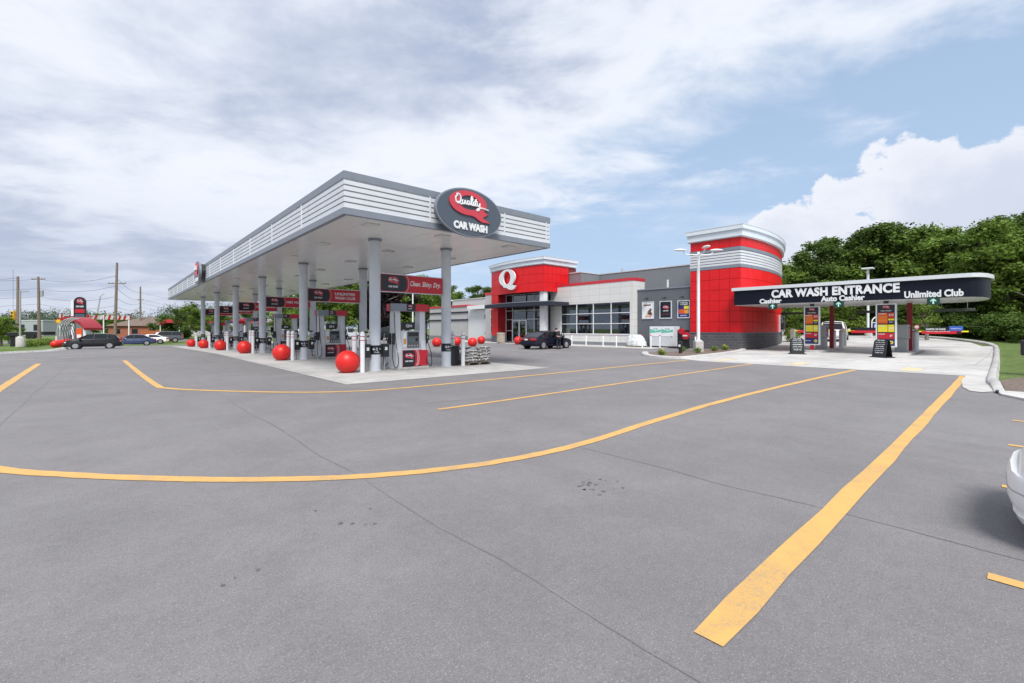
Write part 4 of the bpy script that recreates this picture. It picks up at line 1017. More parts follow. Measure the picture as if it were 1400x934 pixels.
# three-arm lamp post
t = thing('lamp_post', 'tall white lamp post with three arms on a concrete base before the red tower', 'street lamp', (29.6, 14.6, 0)); o_ = (29.6, 14.6, 0)
mb = MB(); mb.lathe([(.36, 0), (.36, .72), (.33, .76)], (29.6, 14.6, 0), 4, CONC_BASE); b = mb.build('concrete_base', t, o_)
mb = MB(); mb.bbox(29.42, 29.78, 14.42, 14.78, .76, .84, WHITE, .01); mb.cyl((29.6, 14.6, .84), (29.6, 14.6, 6.75), .11, .09, n=20, m=WHITE); mb.build('pole', t, o_, smooth=True)
R_ = Vector((.7492, -.6623, 0))
for dv in (R_, -R_, Vector((-.66, -.75, 0))):
    c0 = Vector((29.6, 14.6, 6.55)); mb = MB(); mb.tube([c0, c0+dv*.85+Vector((0, 0, .02)), c0+dv*1.0+Vector((0, 0, .22))], .04, 8, WHITE); a = mb.build('arm', t, o_)
    mb = MB(); e = c0+dv*1.22+Vector((0, 0, .30)); sd_ = Vector((-dv.y, dv.x, 0))
    rings = []
    for s_, w_, h_ in ((-.42, .06, .04), (-.3, .15, .08), (0, .2, .11), (.3, .16, .08), (.42, .05, .03)):
        rings.append([e+dv*s_+sd_*(w_*math.cos(q))+Vector((0, 0, 1))*(h_*max(math.sin(q), -.25)) for q in np.linspace(0, 2*math.pi, 12, endpoint=False)])
    mb.loft(rings, WHITE); mb.build('lamp_head', a, o_, smooth=True, ang=60)

# ------------------------------------------------------------------ wash entrance canopy
wc = thing('wash_canopy', 'long black canopy with white edge reading CAR WASH ENTRANCE over the lanes', 'canopy', (38, 8, 0)); o_ = (38, 8, 0)
def wpoly(d): 
    c_ = [(34.5-d, 14.3+d), (34.5-d, 2.3-d*.5)]
    c_ += [(34.56-d, 2.0-d*.6), (34.8-d*.8, 1.75-d*.8), (35.3-d*.4, 1.53-d), (36.5, 1.33-d), (38, 1.36-d), (39.3, 1.6-d), (40.3+d*.5, 2.0-d*.9), (41.0+d*.8, 2.6-d*.7), (41.4+d, 3.5-d*.3), (41.5+d, 5), (41.5+d, 14.3+d)]
    return c_
mb = MB(); mb.prism(wpoly(0), 3.32, 4.36, NAVY); mb.build('fascia', wc, o_, smooth=True, ang=30)
mb = MB(); mb.prism(wpoly(-.06), 3.285, 3.319, mat('soffit', (0, 0, 0)))
for x in np.arange(35, 41.3, .4): mb.box(x-.006, x+.006, 2.7, 14.1, 3.278, 3.2849, LGREY)
mb.build('soffit', wc, o_)
mb = MB(); mb.prism(wpoly(.13), 4.361, 4.58, WHITEM); mb.build('roof_edge', wc, o_, smooth=True, ang=30)
for y, x in ((9.6, 40.2), (5.1, 39.4)):
    mb = MB(); mb.box(x-.09, x+.09, y-.13, y+.13, .1, 3.29, DRED); mb.box(x-.14, x+.14, y-.18, y+.18, .1, .14, DRED); mb.build('post', wc, o_)
mb = MB(); mb.text('CAR WASH ENTRANCE', (34.5, (11.72+4.93)/2, 4.0), RMY, UP, 6.85, .57, .07, WHITE, bold=.045, spacing=1.06); mb.build('lettering', wc, o_)
for s_, a, b, z, h_ in (('Cashier', 12.53, 11.12, 3.52, .34), ('Auto Cashier', 8.82, 6.54, 3.52, .36), ('Unlimited Club', 4.7, 2.25, 3.56, .40)):
    mb = MB(); mb.text(s_, (34.5, (a+b)/2, z), RMY, UP, a-b, h_, .05, WHITE, bold=.04); mb.build('lettering', wc, o_)
ARW = mat('arrow_white', (.5, .85, .75), .4)
for y, lab in ((11.65, 'under the word Cashier'), (7.85, 'under the words Auto Cashier'), (3.45, 'under the words Unlimited Club')):
    t = thing('arrow_sign', 'small green sign with white up arrow hanging '+lab, 'sign', (34.42, y, 3.1), group='green arrow signs over the lanes'); oo = (34.42, y, 3.1)
    mb = MB(); mb.bbox(34.36, 34.47, y-.27, y+.27, 2.93, 3.33, mat('arrow_box', (.008, .045, .03), .4), .02); mb.build('box', t, oo)
    mb = MB(); mb.plate([(-.035, -.14), (.035, -.14), (.035, .06), (.12, -.02), (.12, .06), (0, .16), (-.12, .06), (-.12, -.02), (-.035, .06)], (34.358, y, 3.12), RMY, UP, .01, ARW); mb.build('arrow', t, oo)
# hanging dark clearance bars inside the canopy
for y, lab in ((12.3, 'left'), (7.3, 'middle'), (3.1, 'right')):
    t = thing('clearance_bar', 'dark clearance bar hanging under the canopy above the %s lane' % lab, 'bar', (40.9, y, 3.0), group='clearance bars under the wash canopy'); oo = (40.9, y, 3.0)
    mb = MB(); mb.bbox(40.85, 40.95, y-.95, y+.95, 2.72, 2.9, mat('bar_dark', (.06, .07, .06), .5), .02); mb.build('bar', t, oo)
    mb = MB(); 
    for d in (-.6, .6): mb.cyl((40.9, y+d, 2.9), (40.9, y+d, 3.28), .012, n=6, m=SGREY)
    mb.build('hanger', t, oo)
# lane islands, menus, kiosks
def island(xa, xb, ya, yb):
    P_ = []; r = (yb-ya)/2; ym = (ya+yb)/2
    for a in np.linspace(math.pi/2, 3*math.pi/2, 9): P_.append((xa+r+r*math.cos(a), ym+r*math.sin(a)))
    for a in np.linspace(-math.pi/2, math.pi/2, 9): P_.append((xb-r+r*math.cos(a), ym+r*math.sin(a)))
    mb = MB(); mb.prism(P_, -.1, .15, KERB); struct(mb.build('traffic_island'))
island(35.2, 43.0, 8.95, 10.3); island(34.6, 41.8, 4.5, 6.2)
def menu(x, ya, yb, label):
    ym = (ya+yb)/2; t = thing('menu_board', label, 'menu board', (x, ym, .15), group='wash menu boards'); oo = (x, ym, .15)
    mb = MB(); mb.bbox(x, x+.22, ya, yb, .48, 3.12, WHITE, .03); mb.build('cabinet', t, oo)
    mb = MB(); mb.box(x+.02, x+.2, ym-.1, ym+.1, .15, .48, SIGNRED); mb.box(x+.05, x+.15, ym-.12, ym+.12, 3.12, 3.29, BLACK); mb.build('foot', t, oo)
    W_ = yb-ya-.16; y0 = yb-.08; mb = MB()
    mb.box(x-.004, x-.0001, ya+.08, yb-.08, .56, 3.05, SIGNBLK)
    def rc(f0, f1, z0, z1, m, k_=0): mb.box(x-.009-.004*k_, x-.0041, y0-W_*f0, y0-W_*f1, z0, z1, m)
    def tx(s_, f, z, w_, h_, m): mb.text(s_, (x-.0095, y0-W_*f, z), RMY, UP, w_, h_, .005, m, bold=.02)
    q_logo(mb, (x-.005, ym, 2.88), RMY, UP, .14, .005, PINKRED, WHITE); tx('CAR WASH', .5, 2.68, .5, .07, WHITE)
    rc(.04, .60, 1.92, 2.56, ORG); rc(.63, .97, 2.22, 2.56, mat('sign_scarlet', (.55, .03, .01), .5)); rc(.63, .97, 2.10, 2.20, YEL); rc(.63, .97, 1.92, 2.08, SIGNBLK)
    tx('WORKS', .26, 2.50, .38, .07, WHITE); tx('$15', .8, 2.42, .22, .14, WHITE); tx('ONLY', .8, 2.0, .2, .06, WHITE)
    for z in (2.36, 2.27, 2.18, 2.08): tx('Wash and wax shine', .32, z, .42, .035, YEL)
    rc(.04, .60, 1.40, 1.84, YEL); rc(.63, .97, 1.40, 1.84, YEL); tx('SUPER', .24, 1.76, .3, .06, WHITE); tx('$10', .8, 1.62, .2, .13, WHITE)
    rc(.04, .97, .98, 1.34, SIGNRED); tx('SHINE', .24, 1.27, .34, .06, WHITE); tx('$7', .8, 1.17, .14, .13, WHITE)
    rc(.04, .97, .60, .93, NBL); tx('BASIC', .24, .78, .3, .06, WHITE)
    pts = [((.13 if i % 2 == 0 else .075)*math.cos(i*math.pi/7), (.13 if i % 2 == 0 else .075)*math.sin(i*math.pi/7)) for i in range(14)]
    mb.plate(pts, (x-.0092, y0-W_*.8, .77), RMY, UP, .004, YEL); mb.text('$5', (x-.0135, y0-W_*.8, .77), RMY, UP, .1, .08, .004, NBL)
    mb.build('menu_panel', t, oo)
menu(35.9, 9.25, 10.2, 'tall wash menu board with $15 top price, left one by the red post'); menu(35.2, 5.15, 6.15, 'tall wash menu board behind the right A-frame sign')
def kiosk(x, y, label):
    t = thing('pay_kiosk', label, 'kiosk', (x, y, .15), group='grey pay kiosks'); oo = (x, y, .15)
    mb = MB(); mb.bbox(x-.32, x+.32, y-.3, y+.3, .15, .98, SGREY, .02); mb.bbox(x-.38, x+.38, y-.36, y+.36, .985, 1.85, SGREY, .03); mb.build('housing', t, oo)
    mb = MB(); mb.box(x-.2, x+.2, y-.368, y-.3601, 1.3, 1.7, SCR); mb.box(x-.15, x+.15, y-.37, y-.3601, 1.08, 1.22, BLACK); mb.build('screen', t, oo)
    mb = MB(); mb.box(x-.34, x+.34, y+.3601, y+.368, 1.1, 1.7, LGREY); mb.build('service_door', t, oo)
kiosk(38.2, 9.75, 'grey pay kiosk between the left menu board and the red post'); kiosk(37.2, 5.2, 'grey pay kiosk behind the right menu board')
for x, y, lab in ((41.3, 9.75, 'thick steel bollard left of two behind the red post'), (42.2, 9.45, 'thick steel bollard right of two near the white SUV'), (39.8, 4.85, 'thick white steel bollard beside the right pay kiosk')):
    t = thing('bollard', lab, 'bollard', (x, y, .15), group='steel bollards on the lane islands')
    mb = MB(); mb.cyl((0, 0, 0), (0, 0, 1.2), .16, n=20, m=WHITEM); mb.build('post', t, smooth=True); mb = MB(); mb.lathe([(.17, 1.2), (.17, 1.26), (.1, 1.34), (.02, 1.36)], (0, 0, 0), 20, SGREY); mb.build('cap', t, smooth=True)
# A-frame boards
def aboard(x, y, rz, label, chalk):
    t = thing('a_frame_sign', label, 'sandwich board', (x, y, .01), rz, group='black A-frame boards on the lane')
    for s_ in (-1, 1):
        mb = MB(); n_ = Vector((s_*.25, 0, 1)).normalized()
        pl = [(-.36, 0), (.36, 0), (.36, .82)]+[(.36*math.cos(a), .82+.2*math.sin(a)) for a in np.linspace(0, math.pi, 12)][1:-1]+[(-.36, .82)]
        mb.plate(pl, (s_*.24, 0, .04), (0, s_, 0), Vector((-s_*.19, 0, .98)), .03, BLACK)
        b = mb.build('panel', t)
        mb = MB(); r_ = Vector((0, s_, 0)); u_ = Vector((-s_*.19, 0, .98)); nn = r_.cross(u_)
        rows = ('WELCOME', 'Monthly washes', 'just $19.99', 'AUTO CASHIER', 'credit cards', 'and tokens only', 'THANK YOU')
        for k_, s2 in enumerate(rows): mb.text(s2, Vector((s_*.24, 0, .04))+u_*(.92-.115*k_)+nn*.031, r_, u_, .5 if k_ % 3 else .42, .05 if k_ % 3 else .06, .003, WHITE, bold=.02)
        if chalk: mb.plate([(-.3, .56), (.3, .56), (.3, .575), (-.3, .575)], Vector((s_*.24, 0, .04))+nn*.03, r_, u_, .003, LGREY)
        mb.build('lettering', b)
    mb = MB(); mb.bbox(-.34, .34, -.46, .46, 0, .05, BLACK, .015); mb.build('base', t)
aboard(32.3, 9.55, R(24), 'black A-frame sign angled away, left one before the red tower', 1)
aboard(32.0, 5.3, R(-28), 'black A-frame sign with white writing in front of the right menu board', 0)
# barrier arms
def barrier(a, b, z, label, full):
    a = Vector((*a, z)); b = Vector((*b, z)); r_ = (b-a).normalized(); L = (b-a).length; g = Vector((a.x, a.y, H(a.x, a.y)))
    t = thing('barrier_arm', label, 'barrier', g, group='barrier arms across the lanes')
    nn = Vector(r_).cross(Vector(UP))
    mb = MB(); mb.box(g.x-.15, g.x+.15, g.y-.15, g.y+.15, g.z, z+.15, SGREY); mb.build('cabinet', t, g)
    mb = MB(); mb.plate([(0, -.05), (L, -.05), (L, .05), (0, .05)], a, r_, UP, .05, YEL); mb.build('arm', t, g)
    mb = MB(); l0, l1 = L*.12, L*.86
    mb.plate([(l0, -.17), (l1, -.17), (l1, .03), (l0, .03)], a+nn*.051, r_, UP, .02, SIGNRED)
    if full:
        mb.plate([(l0+.2, .031), (l1, .031), (l1, .3), (l0+.2, .3)], a+nn*.051, r_, UP, .02, SIGNBLK)
        mb.plate([(l1-.8, .04), (l1+.1, .04), (l1+.1, .38), (l1-.8, .38)], a+nn*.073, r_, UP, .01, BLU)
        mb.text('Thanks for being a part of the club!', a+nn*.07+r_*(L*.42), r_, UP, l1-l0-1.0, .10, .006, WHITE)
        mb.plate([(l1*.9, -.16), (l1-.02, -.16), (l1-.02, .0), (l1*.9, .0)], a+nn*.0712, r_, UP, .01, SIGNBLK)
        mb.text('UNLIMITED CAR WASHES', a+nn*.07+r_*(L*.38)+Vector((0, 0, .16)), r_, UP, l1-l0-1.3, .12, .006, WHITE, bold=.02)
        mb.text('MEMBERS ONLY', a+nn*.083+r_*(l1-.35)+Vector((0, 0, .2)), r_, UP, .7, .07, .004, WHITE)
    else:
        mb.plate([(l0+.3, .031), (l1, .031), (l1, .26), (l0+.3, .26)], a+nn*.051, r_, UP, .02, SIGNBLK)
        mb.text('TOUCH SCREEN', a+nn*.07+r_*(L*.5)+Vector((0, 0, -.07)), r_, UP, l1-l0-.5, .10, .006, PINKRED)
    mb.build('banner', t, g)
barrier((43.0, 5.3), (45.4, 2.75), 1.40, 'barrier arm with red club banner and blue panel over the right lane', True)
barrier((43.6, 9.6), (46.4, 6.6), 1.42, 'dark barrier arm right of the white SUV over the middle lane', False)
barrier((44.6, 13.5), (46.2, 11.2), 1.42, 'dark barrier arm between the round tower and the left menu board', False)
t = thing('no_entry_sign', 'small round red and white sign on the right barrier', 'sign', (44.0, 5.3, 0)); oo = (44, 5.3, 0)
mb = MB(); mb.cyl((44, 5.3, .1), (44, 5.3, 1.6), .03, n=8, m=SGREY); mb.build('post', t, oo); mb = MB(); mb.plate(ell(.17, .17, 20), (43.96, 5.3, 1.72), RMY, UP, .02, SIGNRED); mb.plate(ell(.12, .12, 20), (43.938, 5.3, 1.72), RMY, UP, .004, WHITE); mb.build('disc', t, oo)
# arched notice frames beyond the lane
def archsign(x, y, label):
    g = H(x, y); t = thing('arch_notice', label, 'sign', (x, y, g), math.radians(0), group='white arched notice frames'); rr = Vector((.7492, -.6623, 0)); c0 = Vector((0, 0, 0)); nn = rr.cross(Vector(UP))
    mb = MB(); P_ = [c0+rr*-.62, c0+rr*-.62+Vector((0, 0, 1.5))]+[c0+rr*(-.62*math.cos(a))+Vector((0, 0, 1.5+.6*math.sin(a))) for a in np.linspace(.2, math.pi-.2, 10)]+[c0+rr*.62+Vector((0, 0, 1.5)), c0+rr*.62]
    mb.tube(P_, .05, 8, WHITE); mb.tube([c0+rr*-.62+Vector((0, 0, 1.5)), c0+rr*.62+Vector((0, 0, 1.5))], .04, 6, WHITE); mb.build('frame', t, smooth=True)
    mb = MB(); mb.plate([(-.45, .5), (.45, .5), (.45, 1.4), (-.45, 1.4)], c0, rr, UP, .04, BLU); mb.plate([(-.38, .9), (.38, .9), (.38, 1.3), (-.38, 1.3)], nn*.04, rr, UP, .006, LGREY); mb.plate([(.05, .55), (.35, .55), (.35, .85), (.05, .85)], nn*.04, rr, UP, .006, YEL); mb.build('panel', t)
archsign(57.8, 9.9, 'white arched notice frame beside the right menu board, beyond the lane'); archsign(53.2, 17.6, 'white arched notice frame right of the round red tower')
t = thing('lamp_post', 'thin white lamp post beyond the wash canopy, its flat head above the roof edge', 'street lamp', (60.5, 11.2, H(60.5, 11.2))); g = H(60.5, 11.2); oo = (60.5, 11.2, g)
mb = MB(); mb.cyl((60.5, 11.2, g), (60.5, 11.2, 7.9), .12, n=12, m=WHITE); mb.build('pole', t, oo); mb = MB(); mb.bbox(60.0, 61.0, 10.7, 11.7, 7.9, 8.05, WHITE, .04); mb.build('lamp_head', t, oo)
mb = MB(); mb.cyl((60.5, 11.2, g), (60.5, 11.2, g+.7), .3, n=12, m=CONC_BASE); mb.build('concrete_base', t, oo)
# poles near the wash building
for (x, y, h_, lab) in ((34.9, 62.5, 7.6, 'white pole seen between the two nearest canopy columns'), (33.6, 50.4, 5.2, 'short white pole in front of the wash building')):
    t = thing('light_pole', lab, 'pole', (x, y, 0)); oo = (x, y, 0)
    mb = MB(); mb.cyl((x, y, -.3), (x, y, h_), .12, .09, n=10, m=WHITE); mb.build('pole', t, oo); mb = MB(); mb.bbox(x-.35, x+.35, y-.2, y+.2, h_, h_+.15, WHITE, .03); mb.build('lamp_head', t, oo)
# black mail-like box at the right edge
t = thing('dropbox', 'black box on a post standing on the grass at the right edge', 'box', (24.5, -.05, 0))
mb = MB(); mb.bbox(-.28, .28, -.3, .2, .66, 1.20, BLACK, .03); mb.build('box', t); mb = MB(); mb.bbox(-.1, .1, -.16, .1, 0, .66, BLACK, .01); mb.build('post', t); mb = MB(); mb.box(-.285, -.2801, -.2, .1, 1.0, 1.04, LGREY); mb.build('slot', t)

# ------------------------------------------------------------------ vehicles
LAMPW = mat('headlight_glass', (.62, .64, .66), .08, spec=1); LAMPR = mat('tail_light', (.40, .015, .012), .15, spec=1); LAMPO = mat('indicator', (.65, .18, .02), .2)
RIM = mat('alloy_rim', (.5, .51, .53), .3, .8)
def paint(name, col, rough=.3): return mat(name, col, rough, coat=.5 if max(col) > .1 else .1, spec=.5 if max(col) > .1 else .3)
def car(name, label, cat, loc, rz, pcol, kind='sedan', L=4.6, W=1.78, Hh=1.43, group=None, open_door=False, trim=None, plate=True):
    t = thing(name, label, cat, loc, rz, group)
    hl = L/2; hw = W/2; P = paint(pcol[0], pcol[1])
    # lower body: stations (x, z bottom, z shoulder, z top centre, half width)
    if kind == 'sedan': S = [(-hl, .42, .62, .66, .62), (-hl+.06, .30, .78, .86, .78), (-hl+.35, .24, .90, .96, .95), (-hl*.55, .22, .92, .99, 1), (-.3, .20, .90, .95, 1), (.75, .20, .88, .95, 1), (1.35, .21, .84, .92, .995), (hl-.62, .22, .76, .86, .975), (hl-.40, .22, .73, .81, .945), (hl-.24, .22, .69, .76, .90), (hl-.12, .23, .64, .71, .83), (hl-.04, .26, .59, .65, .74), (hl, .32, .53, .58, .62)]
    else: S = [(-hl, .42, .80, .84, .80), (-hl+.05, .30, .92, .97, .93), (-hl+.3, .25, 1.00, 1.02, .98), (-hl*.5, .23, 1.0, 1.03, 1), (0, .22, .98, 1.02, 1), (.8, .22, .96, 1.02, 1), (1.3, .22, .92, 1.0, .99), (hl-.4, .24, .84, .92, .95), (hl-.12, .27, .70, .78, .86), (hl, .38, .58, .62, .70)]
    if kind == 'suv': S = [(x, zb+.08, zs+.1, zt+.12, f) for x, zb, zs, zt, f in S]
    mb = MB(); rings = []
    for x, zb, zs, zt, f in S:
        h = hw*f; zm = zb+(zs-zb)*.45
        half = [(0, zb), (h*.80, zb), (h*.96, zb+.06), (h*1.0, zm), (h*.985, zm+.02), (h*.975, zs-.06), (h*.93, zs), (h*.80, zs+(zt-zs)*.55), (h*.4, zt-.005), (0, zt)]
        rings.append([(x, y, z) for y, z in half]+[(x, -y, z) for y, z in half[-2:0:-1]])
    mb.loft(rings, P); body = mb.build('body', t, smooth=True, ang=50)
    # cabin
    if kind == 'sedan': K = [(-hl*.76, .95, 0), (-hl*.42, Hh-.04, 1), (-.1, Hh, 1), (.35, Hh-.03, 1), (1.18, .92, 0)]; xr0, xr1 = -hl*.42, .35
    elif kind == 'wagon': K = [(-hl+.16, .98, 0), (-hl+.52, Hh-.05, 1), (-.5, Hh, 1), (.3, Hh-.03, 1), (1.2, .98, 0)]; xr0, xr1 = -hl+.52, .3
    else: K = [(-hl+.10, 1.08, 0), (-hl+.38, Hh-.05, 1), (-.5, Hh, 1), (.35, Hh-.03, 1), (1.05, 1.08, 0)]; xr0, xr1 = -hl+.38, .35
    zb = K[0][1]-.06; wl, wr = hw*.93, hw*.74
    mb = MB(); rings = []
    for x, z, top in K:
        w_ = wr if top else wl*.93; bl = wl
        if not top: rings.append([(x, -bl*.86, zb), (x, -w_*.86, z), (x, 0, z+.01), (x, w_*.86, z), (x, bl*.86, zb)])
        else: rings.append([(x, -bl, zb), (x, -w_, z-.05), (x, 0, z-.01), (x, w_, z-.05), (x, bl, zb)])
    mb.loft(rings, CARGLASS); cab = mb.build('cabin_glass', t, smooth=True, ang=20)
    mb = MB(); rings = []
    for x in np.linspace(xr0-.06, xr1+.06, 7):
        z = np.interp(x, [k[0] for k in K], [k[1] for k in K])
        rings.append([(x, -wr-.01, z-.075), (x, -wr*.93, z-.018), (x, -wr*.5, z+.012), (x, 0, z+.02), (x, wr*.5, z+.012), (x, wr*.93, z-.018), (x, wr+.01, z-.075), (x, 0, z-.06)])
    mb.loft(rings, P); mb.build('roof', t, smooth=True, ang=50)
    mb = MB()
    for s_ in (-1, 1):
        def side(x, z):  # point on the cabin side
            f = (z-zb)/(Hh-.05-zb); return Vector((x, s_*(wl+(wr-wl)*f+.006), z))
        xf = K[-1][0]; xb = K[0][0]
        mb.tube([side(xf-.02, zb+.04), side(xr1+.04, Hh-.09)], .035, 6, P); mb.tube([side(xb+.06, zb+.04), side(xr0-.02, Hh-.11)], .05, 6, P)
        mb.tube([side(-.05, zb), side(-.12, Hh-.07)], .035, 6, BLACK)
        if kind != 'sedan': mb.tube([side(-1.05, zb), side(-1.1, Hh-.1)], .05, 6, P)
        mb.tube([side(xf-.25, zb+.03), side(xb+.2, zb+.03)], .018, 6, P)
    mb.build('pillar', t, smooth=True)
    wx = (L*.295 if kind != 'suv' else L*.29); wxb = -L*.29; r = .315 if kind != 'suv' else .36
    for x, nm in ((wx, 'front'), (wxb, 'rear')):
        for s_ in (-1, 1):
            mb = MB(); y0 = s_*(hw-.10); y1 = s_*(hw+.015)
            mb.plate(ell(r+.065, r+.05, 28), (x, s_*(hw*.9), r), (1, 0, 0), UP, (-.002) * (1 if s_ > 0 else -1) - s_*(hw*.1+.006), BLACK); mb.build('wheel_arch', t)
            mb = MB(); mb.cyl((x, s_*(hw-.2), r), (x, y1, r), r, n=32, m=RUBBER)
            wh = mb.build('wheel', t, smooth=True)
            mb = MB(); mb.cyl((x, y1-s_*.01, r), (x, y1+s_*.008, r), r*.68, n=28, m=RIM)
            for k_ in range(5):
                a = 2*math.pi*k_/5; mb.cyl((x+math.cos(a)*r*.42, y1, r+math.sin(a)*r*.42), (x+math.cos(a)*r*.42, y1+s_*.01, r+math.sin(a)*r*.42), r*.13, n=8, m=SGREY)
            mb.cyl((x, y1, r), (x, y1+s_*.016, r), r*.14, n=10, m=CHROME); mb.build('rim', wh, smooth=True)
    zo = .1 if kind == 'suv' else 0
    for s_ in (-1, 1):
        mb = MB(); mb.bbox(hl-.36, hl-.08, s_*hw*.70-.15, s_*hw*.70+.15, .58+zo*1.6, .70+zo*1.6, LAMPW, .035); mb.build('headlight', t, smooth=True)
        if kind == 'sedan': mb = MB(); mb.bbox(-hl-.005, -hl+.30, s_*hw*.66-.24, s_*hw*.66+.24, .68, .84, LAMPR, .04); mb.build('tail_light', t, smooth=True)
        else: mb = MB(); mb.bbox(-hl-.005, -hl+.14, s_*hw*.86-.09, s_*hw*.86+.07, .80+zo, 1.12+zo, LAMPR, .03); mb.bbox(-hl-.006, -hl+.13, s_*hw*.86-.085, s_*hw*.86+.065, .70+zo, .79+zo, LAMPO, .02); mb.build('tail_light', t, smooth=True)
        mb = MB(); mb.bbox(.82, 1.0, s_*(hw+.10)-.09, s_*(hw+.10)+.09, .93+zo, 1.05+zo, P, .035); mb.build('side_mirror', t, smooth=True)
        mb = MB()
        for x in (.72, -.12, -.98): mb.box(x-.004, x+.004, s_*(hw*.975)-.012, s_*(hw*.975)+.012, .32, .84, BLACK)
        mb.box(-1.3, 1.2, s_*(hw)-.012, s_*(hw)+.012, .50, .55, trim or BLACK)
        for x in (.02, -.84): mb.bbox(x-.09, x+.09, s_*(hw*.985)-.02, s_*(hw*.985)+.02, .74+zo, .78+zo, P, .01)
        mb.build('door_trim', t)
    mb = MB(); bp = [(hl-.75, .985), (hl-.5, .965), (hl-.32, .925), (hl-.18, .86), (hl-.07, .76), (hl+.0, .62), (hl+.03, .45), (hl+.045, 0)]
    full = [(x, y*hw) for x, y in bp]+[(x, -y*hw) for x, y in bp[-2::-1]]
    mb.loft([[(x+.012, y*1.012, z+zo) for z in (.30,)]+[(x+.03, y*1.02, .36+zo), (x+.03, y*1.02, .50+zo), (x+.008, y*1.005, .545+zo), (x-.06, y*.96, .545+zo), (x-.06, y*.96, .30+zo)] for x, y in full], P)
    mb.loft([[(x-.02, y*.985, .19+zo), (x+.0, y*1.0, .24+zo), (x-.03, y*.98, .295+zo), (x-.1, y*.95, .24+zo)] for x, y in full], BLACK if not trim else P)
    mb.box(hl-.16, hl-.05, -.30, .30, .56+zo, .62+zo, BLACK); mb.build('front_bumper', t, smooth=True)
    mb = MB(); mb.loft([[(x+.034, y*1.022, .425+zo), (x+.034, y*1.022, .432+zo), (x, y*.99, .432+zo), (x, y*.99, .425+zo)] for x, y in full], SGREY); mb.build('bumper_seam', t)
    mb = MB(); mb.bbox(-hl-.06, -hl+.1, -hw*.84, hw*.84, .38+zo, .58+zo, P, .05); mb.build('rear_bumper', t, smooth=True)
    if plate: mb = MB(); mb.box(-hl-.075, -hl-.0601, -.16, .16, .44+zo, .56+zo, WHITE) if kind != 'sedan' else mb.box(-hl-.02, -hl-.0051, -.16, .16, .70, .82, WHITE); mb.build('licence_plate', t)
    if kind == 'sedan':
        mb = MB(); mb.box(-hl-.012, -hl+.02, -hw*.30, hw*.30, .70, .80, LAMPR); mb.build('tail_panel', t)
        if not open_door:
            mb = MB(); pass
    if open_door:
        mb = MB(); Hn = Vector((.74, -hw*.97, 0)); dv = Vector((-.58, -.81, 0)).normalized(); pl = [(0, .3), (.86, .3), (.9, .9), (0, .9)]
        mb.plate(pl, Hn, dv, UP, .05, P); d = mb.build('door', t)
        mb = MB(); mb.ring([(0, .9), (.9, .9), (.84, 1.36), (.34, 1.36)], [(.1, .94), (.84, .94), (.79, 1.32), (.37, 1.32)], Hn, dv, UP, .04, P); mb.build('window_frame', d)
        mb = MB(); mb.plate([(.1, .4), (.8, .4), (.8, .8), (.1, .8)], Hn-dv.cross(Vector(UP))*.012, dv, UP, .01, LGREY); mb.build('door_card', d)
    return t
NAVYP = ('paint_navy', (.008, .009, .022)); BLKP = ('paint_black', (.008, .008, .011)); WHP = ('paint_white', (.80, .80, .80)); BLUP = ('paint_blue', (.03, .05, .13)); GRYP = ('paint_grey', (.07, .08, .095)); SILP = ('paint_silver', (.55, .58, .60))
car('parked_car', 'black sedan with an open front door parked before the store entrance', 'car', (26.35, 25.6, 0), R(3), NAVYP, 'sedan', L=4.75, Hh=1.42, open_door=True)
car('parked_car', 'white sedan cut by the right edge of the photo', 'car', (5.66, -2.31, -.03), R(90), WHP, 'sedan', L=4.7, W=1.8, trim=WHITE)
car('parked_car', 'white SUV standing behind the left pay kiosk and red post', 'car', (51.2, 12.0, H(50, 12)), R(8), WHP, 'suv', L=4.6, W=1.88, Hh=1.86)
car('parked_car', 'black station wagon parked on the left before the street', 'car', (-1.15, 60.2, H(-1.5, 60)), R(176), BLKP, 'wagon', L=4.15, W=1.78, Hh=1.46)
car('parked_car', 'blue car just behind the black station wagon', 'car', (2.3, 76, H(1, 76)), R(176), BLUP, 'sedan', L=4.6)
car('parked_car', 'small white car between the blue car and the grey SUV', 'car', (4.3, 83.5, -.59), R(172), WHP, 'sedan', L=4.4, Hh=1.35)
car('parked_car', 'dark grey SUV parked beyond the small white car', 'car', (6.3, 89.5, -.59), R(176), GRYP, 'suv', L=5.0, Hh=1.75)
car('parked_car', 'white car seen between the far canopy columns', 'car', (13.5, 76.5, -.3), R(100), SILP, 'sedan')
car('parked_car', 'silver SUV seen behind the second fuel pump', 'car', (27.0, 68, -.1), R(30), SILP, 'suv', L=4.7, Hh=1.8)
car('parked_car', 'dark SUV seen behind the nearest left canopy column', 'car', (28.5, 58.5, 0), R(120), BLKP, 'suv', L=4.8, Hh=1.8)

# ------------------------------------------------------------------ person
def skin(name, verts, edges, radii, m, parent, loc=(0, 0, 0)):
    me = bpy.data.meshes.new(name); me.from_pydata(verts, edges, []); o = bpy.data.objects.new(name, me); COL.objects.link(o)
    s_ = o.modifiers.new('s', 'SKIN'); 
    for v, r in zip(me.skin_vertices[0].data, radii): v.radius = (r, r) if not isinstance(r, tuple) else r
    me.skin_vertices[0].data[0].use_root = True
    u_ = o.modifiers.new('u', 'SUBSURF'); u_.levels = 2; u_.render_levels = 2
    dg = bpy.context.evaluated_depsgraph_get(); nm = bpy.data.meshes.new_from_object(o.evaluated_get(dg)); bpy.data.objects.remove(o)
    nm.materials.clear(); nm.materials.append(m); nm.shade_smooth()
    ob = bpy.data.objects.new(name, nm); COL.objects.link(ob); ob.parent = parent; ob.location = loc; return ob
pr = thing('person', 'person in dark clothes bending into the open door of the black sedan', 'person', (26.2, 24.15, 0), R(65))
